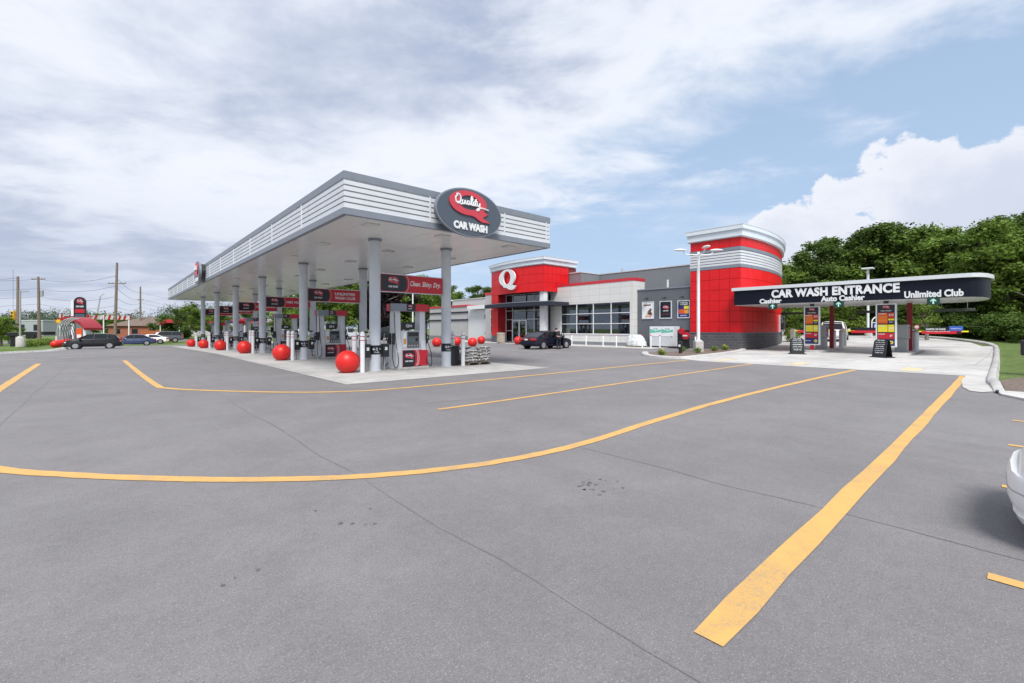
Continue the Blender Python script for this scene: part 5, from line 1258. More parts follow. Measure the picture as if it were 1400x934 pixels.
CLO = mat('dark_jacket', (.010, .011, .018), .9); SKN = mat('skin', (.45, .26, .19), .6); JEAN = mat('dark_trousers', (.012, .015, .028), .9)
skin('body', [(0, 0, .95), (.10, 0, 1.10), (.24, 0, 1.25), (.36, 0, 1.36), (.44, 0, 1.42), (.52, 0, 1.50), (.54, 0, 1.58),
   (0, .10, .90), (.02, .12, .50), (-.04, .12, .10), (.08, .12, .05), (0, -.10, .90), (.06, -.12, .50), (.0, -.12, .10), (.12, -.12, .05),
   (.36, .19, 1.34), (.48, .24, 1.10), (.64, .20, .98), (.70, .19, .96), (.36, -.19, 1.34), (.50, -.23, 1.10), (.66, -.18, 1.02), (.72, -.17, 1.0)],
   [(0, 1), (1, 2), (2, 3), (3, 4), (4, 5), (5, 6), (0, 7), (7, 8), (8, 9), (9, 10), (0, 11), (11, 12), (12, 13), (13, 14), (3, 15), (15, 16), (16, 17), (17, 18), (3, 19), (19, 20), (20, 21), (21, 22)],
   [.15, .14, .16, .15, .06, .085, .075, .10, .065, .05, .04, .10, .065, .05, .04, .065, .05, .035, .035, .065, .05, .035, .035], SKN, pr)
skin('jacket', [(0, 0, .93), (.10, 0, 1.10), (.24, 0, 1.25), (.37, 0, 1.36), (.36, .19, 1.34), (.48, .24, 1.10), (.65, .198, .97), (.36, -.19, 1.34), (.50, -.23, 1.10), (.67, -.178, 1.01)],
   [(0, 1), (1, 2), (2, 3), (3, 4), (4, 5), (5, 6), (3, 7), (7, 8), (8, 9)], [.18, .17, .19, .18, .10, .085, .07, .10, .085, .07], CLO, pr)
skin('trousers', [(0, 0, .97), (0, .10, .88), (.02, .12, .50), (-.035, .12, .10), (0, -.10, .88), (.06, -.12, .50), (.005, -.12, .10)], [(0, 1), (1, 2), (2, 3), (0, 4), (4, 5), (5, 6)], [.165, .125, .085, .07, .125, .085, .07], JEAN, pr)
mb = MB(); mb.lathe([(.03, .10), (.08, .085), (.105, .03), (.10, -.04), (.07, -.07)], (.52, 0, 1.57), 16, BLACK); mb.build('hair', pr, smooth=True)
for s_ in (-1, 1):
    mb = MB(); mb.bbox(-.10, .18, -.05, .05, 0, .10, BLACK, .035); o = mb.build('shoe', pr, smooth=True); o.location = (-.02 if s_ > 0 else .02, s_*.12, 0)

# ------------------------------------------------------------------ vegetation
def leafcloud(name, clumps, n, size, m, seed, parent=None, flat=.7):
    """clumps: list of (centre, radius); leaves are small quads spread through each clump's volume"""
    rg = np.random.default_rng(seed); C_ = np.array([c[0] for c in clumps]); Rr = np.array([c[1] for c in clumps]); wgt = Rr**2/np.sum(Rr**2)
    k_ = rg.choice(len(clumps), n, p=wgt)
    d = rg.normal(size=(n, 3)); d /= np.linalg.norm(d, axis=1)[:, None]
    rad = rg.random(n)**.45*Rr[k_]*(1+.22*rg.normal(size=n))
    p = C_[k_]+d*rad[:, None]*np.array([1, 1, flat])
    nrm = d*.6+rg.normal(size=(n, 3))*.6+np.array([0, 0, .5]); nrm /= np.linalg.norm(nrm, axis=1)[:, None]
    a = np.cross(nrm, rg.normal(size=(n, 3))); a /= np.linalg.norm(a, axis=1)[:, None]; b = np.cross(nrm, a)
    s_ = size*(.55+.9*rg.random(n))[:, None]
    V = np.stack([p-a*s_*.5, p+b*s_*.32, p+a*s_*.5, p-b*s_*.32], 1).reshape(-1, 3)
    me = bpy.data.meshes.new(name); me.vertices.add(4*n); me.loops.add(4*n); me.polygons.add(n)
    me.vertices.foreach_set('co', V.ravel()); me.loops.foreach_set('vertex_index', np.arange(4*n)); me.polygons.foreach_set('loop_start', np.arange(0, 4*n, 4)); me.polygons.foreach_set('loop_total', np.full(n, 4))
    me.materials.append(m); me.update(); me.validate()
    o = bpy.data.objects.new(name, me); COL.objects.link(o); o.parent = parent; return o
def tree(label, Ht, Rc, m, seed, n=9000, leaf=.26, z0=.28, group=None, cat='tree', loc=(0, 0, 0), name='broadleaf_tree'):
    rg = random.Random(seed); t = thing(name, label, cat, loc, 0, group)
    mb = MB(); tr = .018*Ht+.05
    mb.tube([(0, 0, -.3), (.05, 0, Ht*.2), (-.08, .05, Ht*.45), (.1, -.05, Ht*.8)], [tr*1.35, tr, tr*.75, tr*.25], 8, BARK)
    cl = []
    for i in range(34):
        f = rg.random(); z = Ht*(z0+(1-z0)*(.08+.86*f)); prof = math.sin(math.pi*(.16+.78*f))**.7; a = rg.uniform(0, 2*math.pi); rr = Rc*prof*rg.uniform(.25, 1.08)
        c_ = (rr*math.cos(a), rr*math.sin(a), z); cl.append((c_, Rc*rg.uniform(.10, .33)))
        if i < 20: mb.tube([(0, 0, Ht*(.2+.4*f)), (c_[0]*.5, c_[1]*.5, (Ht*(.2+.4*f)+z)/2+.2), c_], [tr*.45, tr*.3, tr*.08], 5, BARK)
    cl.append(((0, 0, Ht*.72), Rc*.5)); cl.append(((0, 0, Ht*.5), Rc*.55))
    mb.build('trunk', t); leafcloud('crown', cl, n, leaf, m, seed, t)
    return t
protos = {}
def put_tree(kind, x, y, sc, rz, label, group, z=0.0, sxy=1.0):
    Ht, Rc, m, seed, n, leaf, z0, nm = KIND[kind]
    if kind not in protos:
        t = tree(label, Ht, Rc, m, seed, n, leaf, z0, group, loc=(x, y, z), name=nm); t.scale = (sc*sxy, sc*sxy, sc); t.rotation_euler[2] = rz; protos[kind] = t
    else: t = dup(protos[kind], (x, y, z), rz, label, group, (sc*sxy, sc*sxy, sc))
    t['group'] = group
    return t
KIND = {'A': (12, 4.4, LEAF, 1, 15000, .30, .22, 'broadleaf_tree'), 'B': (13, 4.0, LEAFD, 2, 15000, .30, .2, 'broadleaf_tree'), 'C': (11, 4.6, LEAF, 3, 15000, .30, .15, 'broadleaf_tree'), 'D': (9, 3.6, LEAFL, 4, 11000, .28, .12, 'broadleaf_tree'),
        'P': (9, 3.6, LEAFP, 5, 11000, .28, .1, 'purple_leaf_tree'), 'U': (3.4, 2.6, LEAFD, 6, 7000, .22, .0, 'bush'), 'V': (3.0, 2.3, LEAF, 8, 6000, .20, .0, 'bush'), 'Y': (3.4, 1.2, LEAFL, 9, 3200, .14, .38, 'young_tree')}
CAMF = Vector((FX, FY)); CAMR = Vector((FY, -FX))
random.seed(21)
def at(px_, Y): v = CAMF*Y+CAMR*((px_-700)/622.2*Y); return v.x, v.y
# wood behind the lane: (bearing column, distance, height, kind, words)
WOODS = [(1076, 62, 9.5, 'D', 'light green tree just right of the round red tower'), (1100, 70, 13.5, 'A', 'green tree second from the round red tower'), (1122, 60, 11.5, 'B', 'dark tree above the letters CAR'), (1140, 67, 15.5, 'B', 'tall dark tree over the word WASH'),
 (1165, 58, 12.5, 'A', 'broad tree above the start of ENTRANCE'), (1185, 66, 15.2, 'C', 'high tree behind the thin lamp head'), (1205, 56, 13.4, 'B', 'dark tree above the end of ENTRANCE'), (1222, 64, 15.0, 'A', 'tall tree right of the thin lamp head'),
 (1248, 54, 13.2, 'C', 'broad tree above the gap before Unlimited'), (1270, 60, 14.6, 'B', 'tall dark tree above the word Unlimited'), (1292, 50, 13.0, 'A', 'broad mid green tree above the word Club'), (1315, 56, 13.6, 'C', 'high tree at the rounded end of the canopy'),
 (1338, 47, 11.6, 'B', 'dark tree just past the canopy end'), (1358, 52, 13.4, 'A', 'tall tree right of the canopy end'), (1378, 42, 10.6, 'C', 'broad tree near the right edge'), (1402, 47, 13.0, 'B', 'tall dark tree at the right edge'), (1425, 40, 10.6, 'A', 'nearest tall tree, cut off by the right edge'),
 (1090, 54, 6.5, 'D', 'low light tree behind the left menu board'), (1150, 52, 7.0, 'D', 'low light tree above the words Auto Cashier'), (1230, 50, 6.8, 'D', 'low light tree behind the right menu board'), (1385, 44, 10.0, 'D', 'light green tree high at the right edge')]
for k_, (px_, Y, hh, kd, words) in enumerate(WOODS):
    x, y = at(px_, Y); hh *= random.uniform(.92, 1.06)
    put_tree(kd, x, y, hh/KIND[kd][0], random.uniform(0, 6.28), 'woodland: '+words, 'trees of the wood behind the wash lane', H(x, y)-.2, random.uniform(1.0, 1.25))
k_ = 0
BW = ['behind the left pay window', 'behind the left lane', 'left of the left menu board', 'right of the left menu board', 'behind the white SUV', 'right of the white SUV', 'at the thin lamp post', 'left of the right menu board', 'behind the right pay kiosk', 'under the word Unlimited', 'at the small young tree', 'under the word Club', 'left of the canopy end', 'under the canopy end', 'right of the canopy end', 'near the right edge, left one', 'near the right edge, middle one', 'near the right edge, right one', 'at the right edge', 'beyond the right edge']
for i in range(20):
    px_ = 1066+18.2*i; Y = 60-.062*(px_-1066)-(0 if px_ < 1290 else (px_-1290)*.02)+random.uniform(-1, 1.5); x, y = at(px_, Y)
    put_tree(('UV'[i % 2] if i < 13 else 'U'), x, y, random.uniform(.9, 1.35) if i < 13 else random.uniform(.5, .8), random.uniform(0, 6.28), 'low bush at the wood edge '+BW[i], 'bushes along the wood edge', H(x, y)-.2, random.uniform(1.1, 1.4))
x, y = at(1267, 40.5); put_tree('Y', x, y, 1.12, 0, 'small young tree on the grass behind the right barrier arm', None, H(x, y)); 
for o in bpy.data.objects:
    if o.get('group') is None and 'group' in o.keys(): del o['group']
# trees behind the fuel canopy and the store
BACK = [(436, 92, 12, 'A', 'green tree between the second and third islands'), (462, 98, 13.5, 'C', 'tree behind the second fuel pump'), (492, 95, 13.0, 'D', 'light tree behind the second banner'), (512, 84, 11.0, 'P', 'dark purple tree left of the nearest pump'), (534, 88, 11.5, 'P', 'purple tree behind the nearest washer box'), (556, 92, 13, 'D', 'light green tree behind the nearest pump'), (582, 96, 12.6, 'A', 'green tree right of the nearest pump'),
 (604, 110, 12.5, 'C', 'tree top left of the wash building roof'), (622, 120, 13.0, 'A', 'tree top above the wash building'), (655, 130, 14.2, 'B', 'far tree top left of the Q tower'), (412, 96, 11.0, 'D', 'green tree seen behind the second column'), (392, 102, 10.5, 'A', 'tree seen right of the FREE VACUUMS banner'), (350, 110, 8.5, 'C', 'far tree behind the third banner'),
 (302, 84, 5.6, 'C', 'round green tree behind the far columns'), (268, 88, 7.0, 'A', 'round dark tree below the far canopy end'), (250, 92, 6.6, 'B', 'dark tree left of the far canopy end'), (288, 96, 6.5, 'A', 'green tree behind the farthest red balls'), (238, 100, 5.0, 'U', 'low bush beside the red roofed shelter'),
 (2, 58, 3.9, 'D', 'small tree at the left edge'), (12, 64, 3.4, 'A', 'small tree right of the left edge tree'), (140, 112, 6.0, 'C', 'round tree behind the tall price sign'), (158, 120, 5.5, 'A', 'tree right of the wooden pole'), (176, 130, 5.0, 'B', 'far tree behind the parked cars'), (128, 118, 4.8, 'B', 'dark low tree behind the red arch')]
for px_, Y, hh, kd, words in BACK:
    x, y = at(px_, Y); put_tree(kd, x, y, hh/KIND[kd][0], random.uniform(0, 6.28), 'background: '+words, 'trees beyond the fuel canopy', -.6 if px_ < 420 else 0, random.uniform(1.0, 1.3))
# far tree line
def treeline(px0, px1, Y, h0, h1, seed, m):
    rg = random.Random(seed); cl = []; n = int((px1-px0)/622*Y/5)+1
    for i in range(n*3):
        x, y = at(px0+(px1-px0)*rg.random(), Y+rg.uniform(-8, 8)); hh = rg.uniform(h0, h1); cl.append(((x, y, hh*.45), hh*.55)); cl.append(((x+rg.uniform(-2, 2), y, hh*.8), hh*.25))
    o = leafcloud('far_treeline', cl, 45000, .6, m, seed); o['kind'] = 'stuff'; return o
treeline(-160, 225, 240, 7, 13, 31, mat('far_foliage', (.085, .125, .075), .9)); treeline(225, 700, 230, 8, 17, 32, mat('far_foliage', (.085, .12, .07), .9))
treeline(1050, 1700, 84, 6, 13, 33, LEAFD)
# grass tufts on the right verge, bed plants
def tufts(name, pts, m, hgt, seed, n=14, spread=.15):
    rg = random.Random(seed); mb = MB()
    for x, y in pts:
        for k_ in range(n):
            a = rg.uniform(0, 6.28); r = rg.uniform(0, spread); bx_ = x+r*math.cos(a); by = y+r*math.sin(a); h_ = hgt*rg.uniform(.5, 1.2); lx = rg.uniform(-.5, .5)*h_; ly = rg.uniform(-.5, .5)*h_; w_ = .008+h_*.03
            z = H(bx_, by)-.04; mb.add([(bx_-w_, by, z), (bx_+w_, by, z), (bx_+lx, by+ly, z+h_)], [(0, 1, 2)], m)
    o = mb.build(name); o['kind'] = 'stuff'; return o
rg = random.Random(4); pts = []
while len(pts) < 7500:
    x = rg.uniform(19, 62); y = rg.uniform(-8, .55+(x-20)*.025+max(0, (x-48))*.2-.1)
    if x < 23.4 and y < .1 or x < 21: continue
    pts.append((x, y))
tufts('grass', pts, mat('grass_blade', (.16, .24, .055), .8), .11, 5, 9, .16)
tufts('grass', [(rg.uniform(19, 24), rg.uniform(-2.0, -.3)) for _ in range(26)], mat('grass_blade', (0, 0, 0)), .16, 6, 16, .12)
tufts('grass', [(rg.uniform(-30, -6.5), rg.uniform(44, 66)) for _ in range(2600)], mat('grass_blade', (0, 0, 0)), .12, 7, 9, .3)
for k_, (x, y, kd, lab) in enumerate(((24.3, 14.2, LEAFL, 'small yellow flowering plant at the tip of the planting bed'), (28.3, 14.0, LEAFL, 'pale spiky plant left of the lamp post base'), (29.4, 15.6, LEAF, 'small green plant behind the lamp post base'), (31.3, 14.3, LEAFL, 'small plant right of the lamp post base'), (33.2, 14.4, LEAFL, 'yellow flowering plant near the tower foot'))):
    t = leafcloud('bed_plant', [((0, 0, .16), .24)], 300, .09, kd, 40+k_); t.location = (x, y, .05); tag(t, lab, 'plant', 'plants in the island bed')
    if k_ in (0, 4):
        f = leafcloud('flowers', [((0, 0, .28), .22)], 90, .05, FLOWER, 60+k_); f.parent = t
t = leafcloud('shrub', [((0, 0, .6), .7), ((.4, .3, 1.0), .5), ((-.5, 0, .4), .5)], 1500, .13, LEAFL, 77); t.location = (48.2, 14.6, H(48, 14)); tag(t, 'pale leafy shrub at the right foot of the round red tower', 'shrub')

# ------------------------------------------------------------------ west side: vacuum bays, price sign, poles, far buildings
def W(px_, Y): return at(px_, Y)
bx0, by0 = -4.75, 74.6
for i in range(7):
    dup(ball, (bx0+.12*i, by0+2.1*i, -.60), i, 'red ball %s in the row beside the vacuum arches' % ('nearest', 'second', 'third', 'fourth', 'fifth', 'sixth', 'last')[i], 'red balls at the vacuum bays')
for i in range(6):
    x, y = -3.6+.12*i, 77+2.1*i
    t = thing('vacuum_stand', 'grey hooped vacuum stand, %s of the row' % ('nearest', 'second', 'third', 'fourth', 'fifth', 'last')[i], 'vacuum', (x, y, -.6), group='vacuum stands in a row')
    mb = MB(); mb.tube([(-1.1, 0, 0), (-1.1, 0, 2.1), (-.9, 0, 2.8), (-.4, 0, 3.3), (.2, 0, 3.5)], .06, 8, SGREY); mb.build('hoop', t, smooth=True)
    mb = MB(); mb.cyl((-1.1, .25, .0), (-1.1, .25, 1.3), .2, n=14, m=LGREY); mb.build('canister', t, smooth=True)
    mb = MB(); mb.tube(catmull([(-.9, 0, 2.8), (-.6, .1, 1.6), (-.5, .1, .5), (-1.0, .2, .5)], 6), .03, 6, BLACK); mb.build('hose', t)
x, y = W(111, 62); t = thing('arched_canopy', 'arched dark red canopy over the vacuum bays on the left', 'canopy', (x, y, -.6)); rr = Vector((.7492, -.6623, 0)); dd = Vector((.6623, .7492, 0))
mb = MB(); rings = []
for a in np.linspace(-.85, .95, 18):
    c_ = rr*(2.5*math.sin(a)-.3)+Vector((0, 0, 1.15+2.15*math.cos(a)-.45*a)); r0 = .10
    rings.append([c_-dd*1.4, c_+dd*1.4, c_+dd*1.4+Vector((0, 0, .42-.12*abs(a))), c_-dd*1.4+Vector((0, 0, .42-.12*abs(a)))])
mb.loft(rings, mat('canopy_red', (.33, .02, .03), .4)); mb.build('arch_roof', t, smooth=True, ang=30)
mb = MB()
for s_ in (-1.2, 1.2): mb.cyl(rr*1.9+dd*s_, rr*1.6+dd*s_+Vector((0, 0, 2.1)), .06, n=8, m=WHITEM); mb.cyl(rr*-1.9+dd*s_, rr*-2.0+dd*s_+Vector((0, 0, 3.0)), .06, n=8, m=SGREY)
mb.build('support', t)
mb = MB(); mb.plate([((.36 if i % 2 else .22)*math.cos(i*math.pi/9)-2.2, (.36 if i % 2 else .22)*math.sin(i*math.pi/9)+3.15) for i in range(18)], (0, -.1, 0), RX, UP, .08, mat('sign_amber', (.7, .32, .05), .5)); mb.plate(ell(.16, .16, 14, -2.2, 3.15), (0, -.185, 0), RX, UP, .02, YEL); mb.build('sun_ornament', t)
# price sign tower
x, y = W(108, 78); t = thing('price_sign', 'tall white sign tower with rounded black top and dark price panels', 'sign', (x, y, -.6)); 
rz = -math.atan2(.6623, .7492)
mb = MB(); mb.bbox(-2.1, -1.31, -.7, .7, 0, 8.3, WHITE, .06); mb.bbox(1.3, 2.0, -.5, .5, 0, 3.89, WHITE, .06); mb.build('pylon', t)
mb = MB(); pl = [(-1.3, 3.9), (2.0, 3.9), (2.0, 8.1)]+[(.35+1.65*math.cos(a), 8.1+.95*math.sin(a)) for a in np.linspace(0, math.pi, 14)][1:-1]+[(-1.3, 8.1)]
mb.plate(pl, (0, -.45, 0), RX, UP, -.9, SIGNBLK); mb.build('sign_box', t)
mb = MB(); q_logo(mb, (.35, -.46, 8.0), RX, UP, .75, .03, PINKRED, WHITE); mb.text('CAR WASH', (.35, -.46, 7.1), RX, UP, 2.2, .35, .03, WHITE, bold=.03)
for k_, (z, s_, m) in enumerate(((6.2, '3.59', SIGNRED), (5.2, '3.69', SLATE))): mb.plate([(-1.0, z-.38), (1.7, z-.38), (1.7, z+.38), (-1.0, z+.38)], (0, -.46, 0), RX, UP, .03, m)
mb.plate([(-1.0, 4.05), (1.7, 4.05), (1.7, 4.7), (-1.0, 4.7)], (0, -.46, 0), RX, UP, .03, BLU); mb.build('price_panel', t)
mb = MB(); mb.bbox(-.7, .9, -.3, .3, .4, 2.6, ORG, .04); mb.bbox(-.5, .7, -.34, -.31, .6, 1.4, WHITE, .01); mb.build('lower_panel', t)
t.rotation_euler[2] = R(-14); t.scale = (.46, .46, .84)
x, y = W(95, 74); t = thing('small_sign', 'small black signboard on a post left of the tall price tower', 'sign', (x, y, -.6)); mb = MB(); mb.bbox(-.8, .6, -.1, .1, 3.5, 4.2, SIGNBLK, .03); mb.build('board', t); mb = MB(); mb.text('CAR WASH', (-.1, -.1, 3.85), RX, UP, 1.1, .28, .02, LGREY); mb.build('lettering', t); mb = MB(); mb.cyl((0, 0, 0), (0, 0, 3.5), .08, n=8, m=SGREY); mb.build('post', t); t.rotation_euler[2] = rz
# utility poles with wires
def upole(px_, Y, hh, label, arm=2.4, trans=False, lean=0):
    x, y = W(px_, Y); t = thing('utility_pole', label, 'utility pole', (x, y, -.6), group='wooden utility poles along the street')
    mb = MB(); mb.cyl((0, 0, -.3), (lean*.75, -lean*.66, hh), .24, .15, n=12, m=WOOD); mb.build('pole', t, smooth=True)
    if arm:
        mb = MB(); e = rr*arm/2; c_ = Vector((lean*.7, -lean*.6, hh*(.965 if trans else .74))); mb.tube([c_-e, c_+e], .07, 6, WOOD)
        for f in (-.95, -.5, .5, .95): mb.cyl(c_+e*f, c_+e*f+Vector((0, 0, .22)), .05, n=6, m=SGREY)
        mb.build('crossarm', t)
    if trans: mb = MB(); mb.cyl((.30, -.26, hh*.70), (.30, -.26, hh*.79), .22, n=14, m=SGREY); mb.build('transformer', t, smooth=True)
    return t
upole(24.5, 70, 10.2, 'plain wooden utility pole at the far left without crossarm', 0)
upole(54, 74, 10.6, 'wooden utility pole with crossarm and transformer, second from left', 2.2, True, -.2)
upole(157, 72, 12.6, 'tallest wooden utility pole with a wide crossarm', 2.8, False, .35)
upole(192, 110, 12.3, 'farther dark utility pole right of the tallest one', 1.6)
def wire(a, b, sag, label):
    a = Vector(a); b = Vector(b); mb = MB(); mb.tube([a+(b-a)*s_+Vector((0, 0, -sag*4*s_*(1-s_))) for s_ in np.linspace(0, 1, 14)], .022, 4, WIRE); o = mb.build('power_line'); tag(o, label, 'wire', 'overhead wires')
def wp(px_, Y, z): x, y = W(px_, Y); return (x, y, z)
k_ = 0
for za, zb, zc in ((9.6, 9.9, 9.1), (8.1, 8.3, 7.4), (6.8, 6.6, 6.6), (5.6, 5.2, 5.6)):
    nm = ('topmost', 'second', 'third', 'lowest')[k_]; k_ += 1
    wire(wp(-260, 62, za+.6), wp(54, 74, za), 1.0, nm+' wire coming from the left edge to the transformer pole')
    wire(wp(54, 74, za), wp(157, 72, zb), .7, nm+' wire between the transformer pole and the tallest pole')
    wire(wp(157, 72, zb), wp(192, 110, zc+1.2), .8, nm+' wire between the tallest pole and the farther pole')
    wire(wp(192, 110, zc+1.2), wp(330, 130, zc), 1.2, nm+' wire running right from the farther pole')
# street lamp with concrete base at left, traffic light
x, y = W(27.5, 50); t = thing('lamp_post', 'thin grey lamp post on a round concrete base at the far left', 'street lamp', (x, y, -.2)); mb = MB(); mb.lathe([(.42, -.2), (.40, .65), (.2, .95)], (0, 0, 0), 16, CONC_BASE); mb.build('concrete_base', t, smooth=True); mb = MB(); mb.cyl((0, 0, .9), (0, 0, 6.0), .08, n=10, m=SGREY); mb.build('pole', t); mb = MB(); mb.tube([(0, 0, 5.85), tuple(rr*.9+Vector((0, 0, 5.9)))], .05, 6, SGREY); mb.build('arm', t)
x, y = W(18, 60); t = thing('traffic_light', 'yellow traffic light hanging over the street at the far left', 'traffic light', (x, y, 3.0)); mb = MB(); mb.bbox(-.2, .2, -.15, .15, -.4, .9, mat('signal_yellow', (.75, .42, .02), .5), .03); mb.build('housing', t); mb = MB()
for z in (-.15, .25, .65): mb.cyl((0, -.15, z), (0, -.19, z), .13, n=14, m=BLACK)
mb.build('lens', t); mb = MB(); mb.bbox(-.18, .18, -.14, .14, -.8, -.4, BLACK, .03); mb.build('lower_box', t); t.rotation_euler[2] = rz
mb = MB(); mb.cyl((0, 0, .9), (0, 0, 6.4), .015, n=5, m=WIRE); mb.build('hanger', t)
wire(wp(-120, 60, 9.4), wp(24.5, 70, 9.4), .8, 'span wire above the traffic light at the far left')
x, y = W(17.5, 44); t = thing('mailbox', 'black box on a thick post by the grass at the far left', 'box', (x, y, -.15)); mb = MB(); mb.bbox(-.32, .32, -.25, .25, 1.0, 1.4, BLACK, .04); mb.build('box', t); mb = MB(); mb.bbox(-.16, .16, -.16, .16, 0, 1.0, BLACK, .02); mb.build('post', t)
# hedge of low shrubs
for i in range(5):
    x, y = W(38+7*i, 54+2.2*i); t = leafcloud('low_shrub', [((0, 0, .25), .6), ((.5, -.3, .25), .5), ((-.5, .3, .25), .5)], 1400, .13, LEAFL, 90+i); t.location = (x, y, -.45); t['kind'] = t.get('kind', '') ; del t['kind']; tag(t, 'low yellow green shrub, %s from the left, on the grass by the kerb' % ('first', 'second', 'third', 'fourth', 'fifth')[i], 'shrub', 'low shrubs by the west kerb')
# far buildings
def house(name, label, px_, Y, w_, d_, h_, wallm, roofm, rh, rz_=None, z=-.6, group=None):
    x, y = W(px_, Y); t = thing(name, label, 'building', (x, y, z), rz if rz_ is None else rz_, group)
    mb = MB(); mb.box(-w_/2, w_/2, -d_/2, d_/2, 0, h_, wallm); mb.build('wall', t)
    mb = MB()
    if rh > 0:
        a = w_/2+.5; b = d_/2+.5; vs = [(-a, -b, h_), (a, -b, h_), (a, b, h_), (-a, b, h_), (-a+b, 0, h_+rh), (a-b, 0, h_+rh)]; mb.add(vs, [(0, 1, 5, 4), (1, 2, 5), (2, 3, 4, 5), (3, 0, 4), (3, 2, 1, 0)], roofm)
    else: mb.box(-w_/2-.1, w_/2+.1, -d_/2-.1, d_/2+.1, h_, h_+.25, roofm)
    mb.build('roof', t)
    n = max(2, int(w_/4))
    for i in range(n):
        xx = -w_/2+w_*(i+.5)/n; mb = MB(); mb.box(xx-.7, xx+.7, -d_/2-.05, -d_/2+.05, h_*.35, h_*.75, CARGLASS); mb.build('window', t)
    return t
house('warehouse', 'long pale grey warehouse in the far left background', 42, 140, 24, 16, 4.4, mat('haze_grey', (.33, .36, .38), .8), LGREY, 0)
house('house', 'low building with a wide brown roof behind the parked cars', 205, 112, 12.5, 9, 2.8, BRICK, ROOFB, 2.2)
house('house', 'larger house with grey roof behind the brown roofed building', 226, 150, 9, 8, 3.6, BRICK, ROOFG, 2.6)
house('shop', 'beige shop seen between the far canopy columns', 330, 140, 26, 10, 4.6, WALLB, LGREY, 0)
house('shop', 'small white building seen between the second and third islands', 398, 118, 10, 8, 3.4, WHITE, ROOFB, 1.6)
def redshelter(px_, Y, w_, label):
    x, y = W(px_, Y); t = thing('red_shelter', label, 'shelter', (x, y, -.6), rz, 'red roofed shelters in the background')
    mb = MB(); rings = []
    for s_ in np.linspace(-1, 1, 9): rings.append([(s_*w_/2, -1.6, 2.9+.5*(1-s_*s_)), (s_*w_/2, 1.6, 2.9+.5*(1-s_*s_)), (s_*w_/2, 1.6, 3.4+.7*(1-s_*s_)), (s_*w_/2, -1.6, 3.4+.7*(1-s_*s_))])
    mb.loft(rings, mat('shelter_red', (.50, .03, .05), .5)); mb.build('roof', t); mb = MB()
    for s_ in (-.46, .46): mb.cyl((s_*w_, -1.4, 0), (s_*w_, -1.4, 3.0), .1, n=8, m=WHITE)
    mb.build('post', t)
redshelter(239, 98, 4.4, 'red roofed shelter above the white tank'); redshelter(286, 92, 4.0, 'red roofed shelter seen left of the farthest column'); redshelter(313, 90, 4.5, 'red roofed shelter behind the fourth red ball'); redshelter(342, 88, 4.0, 'red roofed shelter behind the third fuel pump')
x, y = W(228, 90); t = thing('propane_tank', 'white horizontal tank on the grass below the red shelter', 'tank', (x, y, -.6), rz); mb = MB(); rings = []
for xx in np.linspace(-2.2, 2.2, 15):
    q = max(0, 1-max(0, (abs(xx)-1.75)/.46)**2)**.5; rings.append([(xx, .5*q*math.cos(a), .95+.5*q*math.sin(a)) for a in np.linspace(0, 2*math.pi, 20, endpoint=False)])
mb.loft(rings, WHITE); mb.build('vessel', t, smooth=True); mb = MB(); mb.box(-1.4, -1.1, -.4, .4, 0, .5, SGREY); mb.box(1.1, 1.4, -.4, .4, 0, .5, SGREY); mb.build('saddle', t)
x, y = W(217, 104); t = thing('fence', 'orange brown board fence behind the white tank', 'fence', (x, y, -.6), rz); mb = MB()
for i in range(24): mb.box(-4+i*.34, -3.7+i*.34, -.03, .03, .1, 1.7, mat('orange_wood', (.40, .12, .05), .8))
mb.box(-4, 4.1, .031, .08, .5, .6, WOOD); mb.build('boards', t)
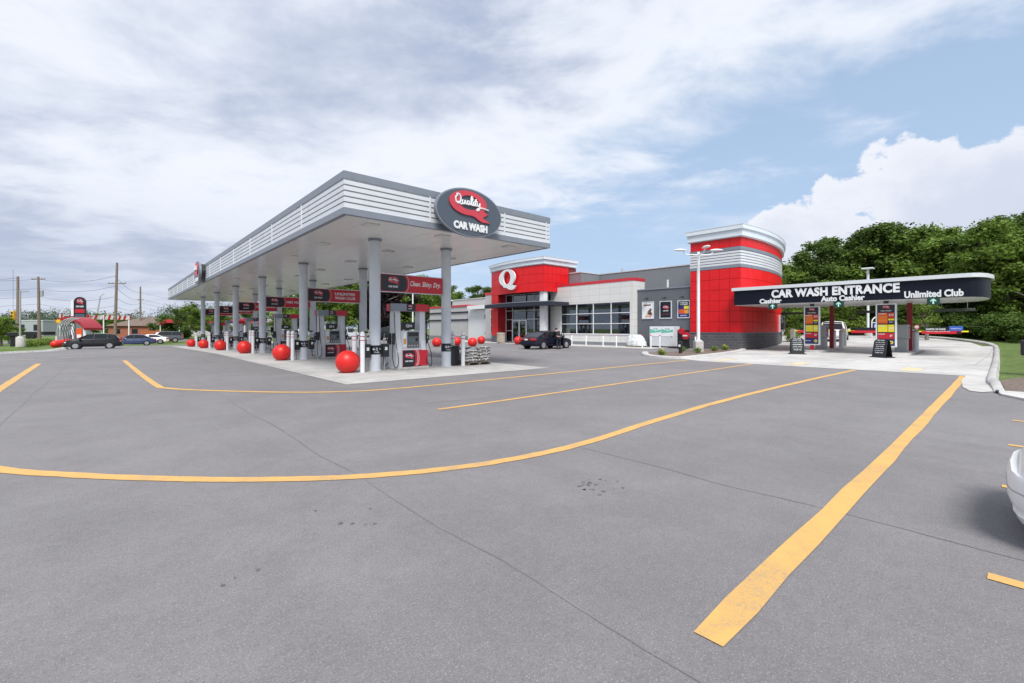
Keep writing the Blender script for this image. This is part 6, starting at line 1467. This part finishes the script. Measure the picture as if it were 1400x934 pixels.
for i in range(14):
    x, y = W(166+5.6*i, 84-.6*i if i < 20 else 80); t = thing('parking_stop', 'short dark parking stop, number %s from the parked cars' % ('one', 'two', 'three', 'four', 'five', 'six', 'seven', 'eight', 'nine', 'ten', 'eleven', 'twelve', 'thirteen', 'fourteen')[i], 'parking stop', (x, y, -.58), rz, 'parking stops in a row at the lot edge')
    mb = MB(); mb.bbox(-.3, .02, -.1, .1, 0, .30, BLACK, .03); mb.build('dark_half', t); mb = MB(); mb.bbox(.021, .33, -.1, .1, 0, .22, mat('stop_yellow', (.6, .52, .2), .7), .03); mb.build('pale_half', t)
# striped banner stretched over the street, dark trailer
a = wp(80, 92, 4.0); b = wp(178, 104, 4.0); t = thing('street_banner', 'long red and white striped banner behind the price tower', 'banner', a); mb = MB(); A = Vector(a); B = Vector(b); r_ = (B-A).normalized(); L = (B-A).length
for i in range(26):
    f0 = L*i/26; mb.plate([(f0, -.45), (f0+L/26-.01, -.45), (f0+L/26+.25, .45), (f0+.26, .45)], A, r_, UP, .05, (mat('sign_scarlet', (0, 0, 0)) if i % 2 else WHITE) if i > 13 else (LGREY if i % 3 else mat('sign_scarlet', (0, 0, 0))))
mb.text('CARPET', A+r_*(L*.30)+r_.cross(Vector(UP))*.06, r_, UP, L*.3, .6, .02, mat('sign_scarlet', (0, 0, 0)), bold=.04, shear=.2); mb.build('cloth', t, a)
mb = MB()
for f in (.02, .6, .98): p = A+r_*L*f; mb = MB(); mb.cyl((p.x, p.y, -.6), (p.x, p.y, 4.5), .12, n=8, m=WHITE); mb.build('post', t, a)
x, y = W(30, 98); t = thing('flatbed_trailer', 'long low dark trailer parked in the far left background', 'trailer', (x, y, -.6), rz); mb = MB(); mb.box(-7.5, 6, -1.2, 1.2, .8, 1.5, BLACK); mb.build('bed', t)
for xx in (-6, -5, 2.5, 3.5, 4.7): mb = MB(); mb.cyl((xx, -1.2, .5), (xx, -.9, .5), .5, n=20, m=RUBBER); mb.build('wheel', t, smooth=True)
x, y = W(127, 200); t = thing('crane', 'thin lattice crane far behind the red arch', 'crane', (x, y, -.6)); mb = MB(); top = rr*3.2+Vector((0, 0, 16))
for o_ in (Vector((0, 0, 0)), rr*.8): mb.tube([o_, top+o_*.3], .10, 5, SGREY)
for k_ in range(10): f = k_/10; mb.tube([top*f, top*(f+.1)+rr*.8*(1-.7*(f+.1))], .06, 4, SGREY)
mb.tube([top+rr*-.3, top+rr*1.8+Vector((0, 0, 1.5))], .12, 5, SGREY); mb.build('boom', t)
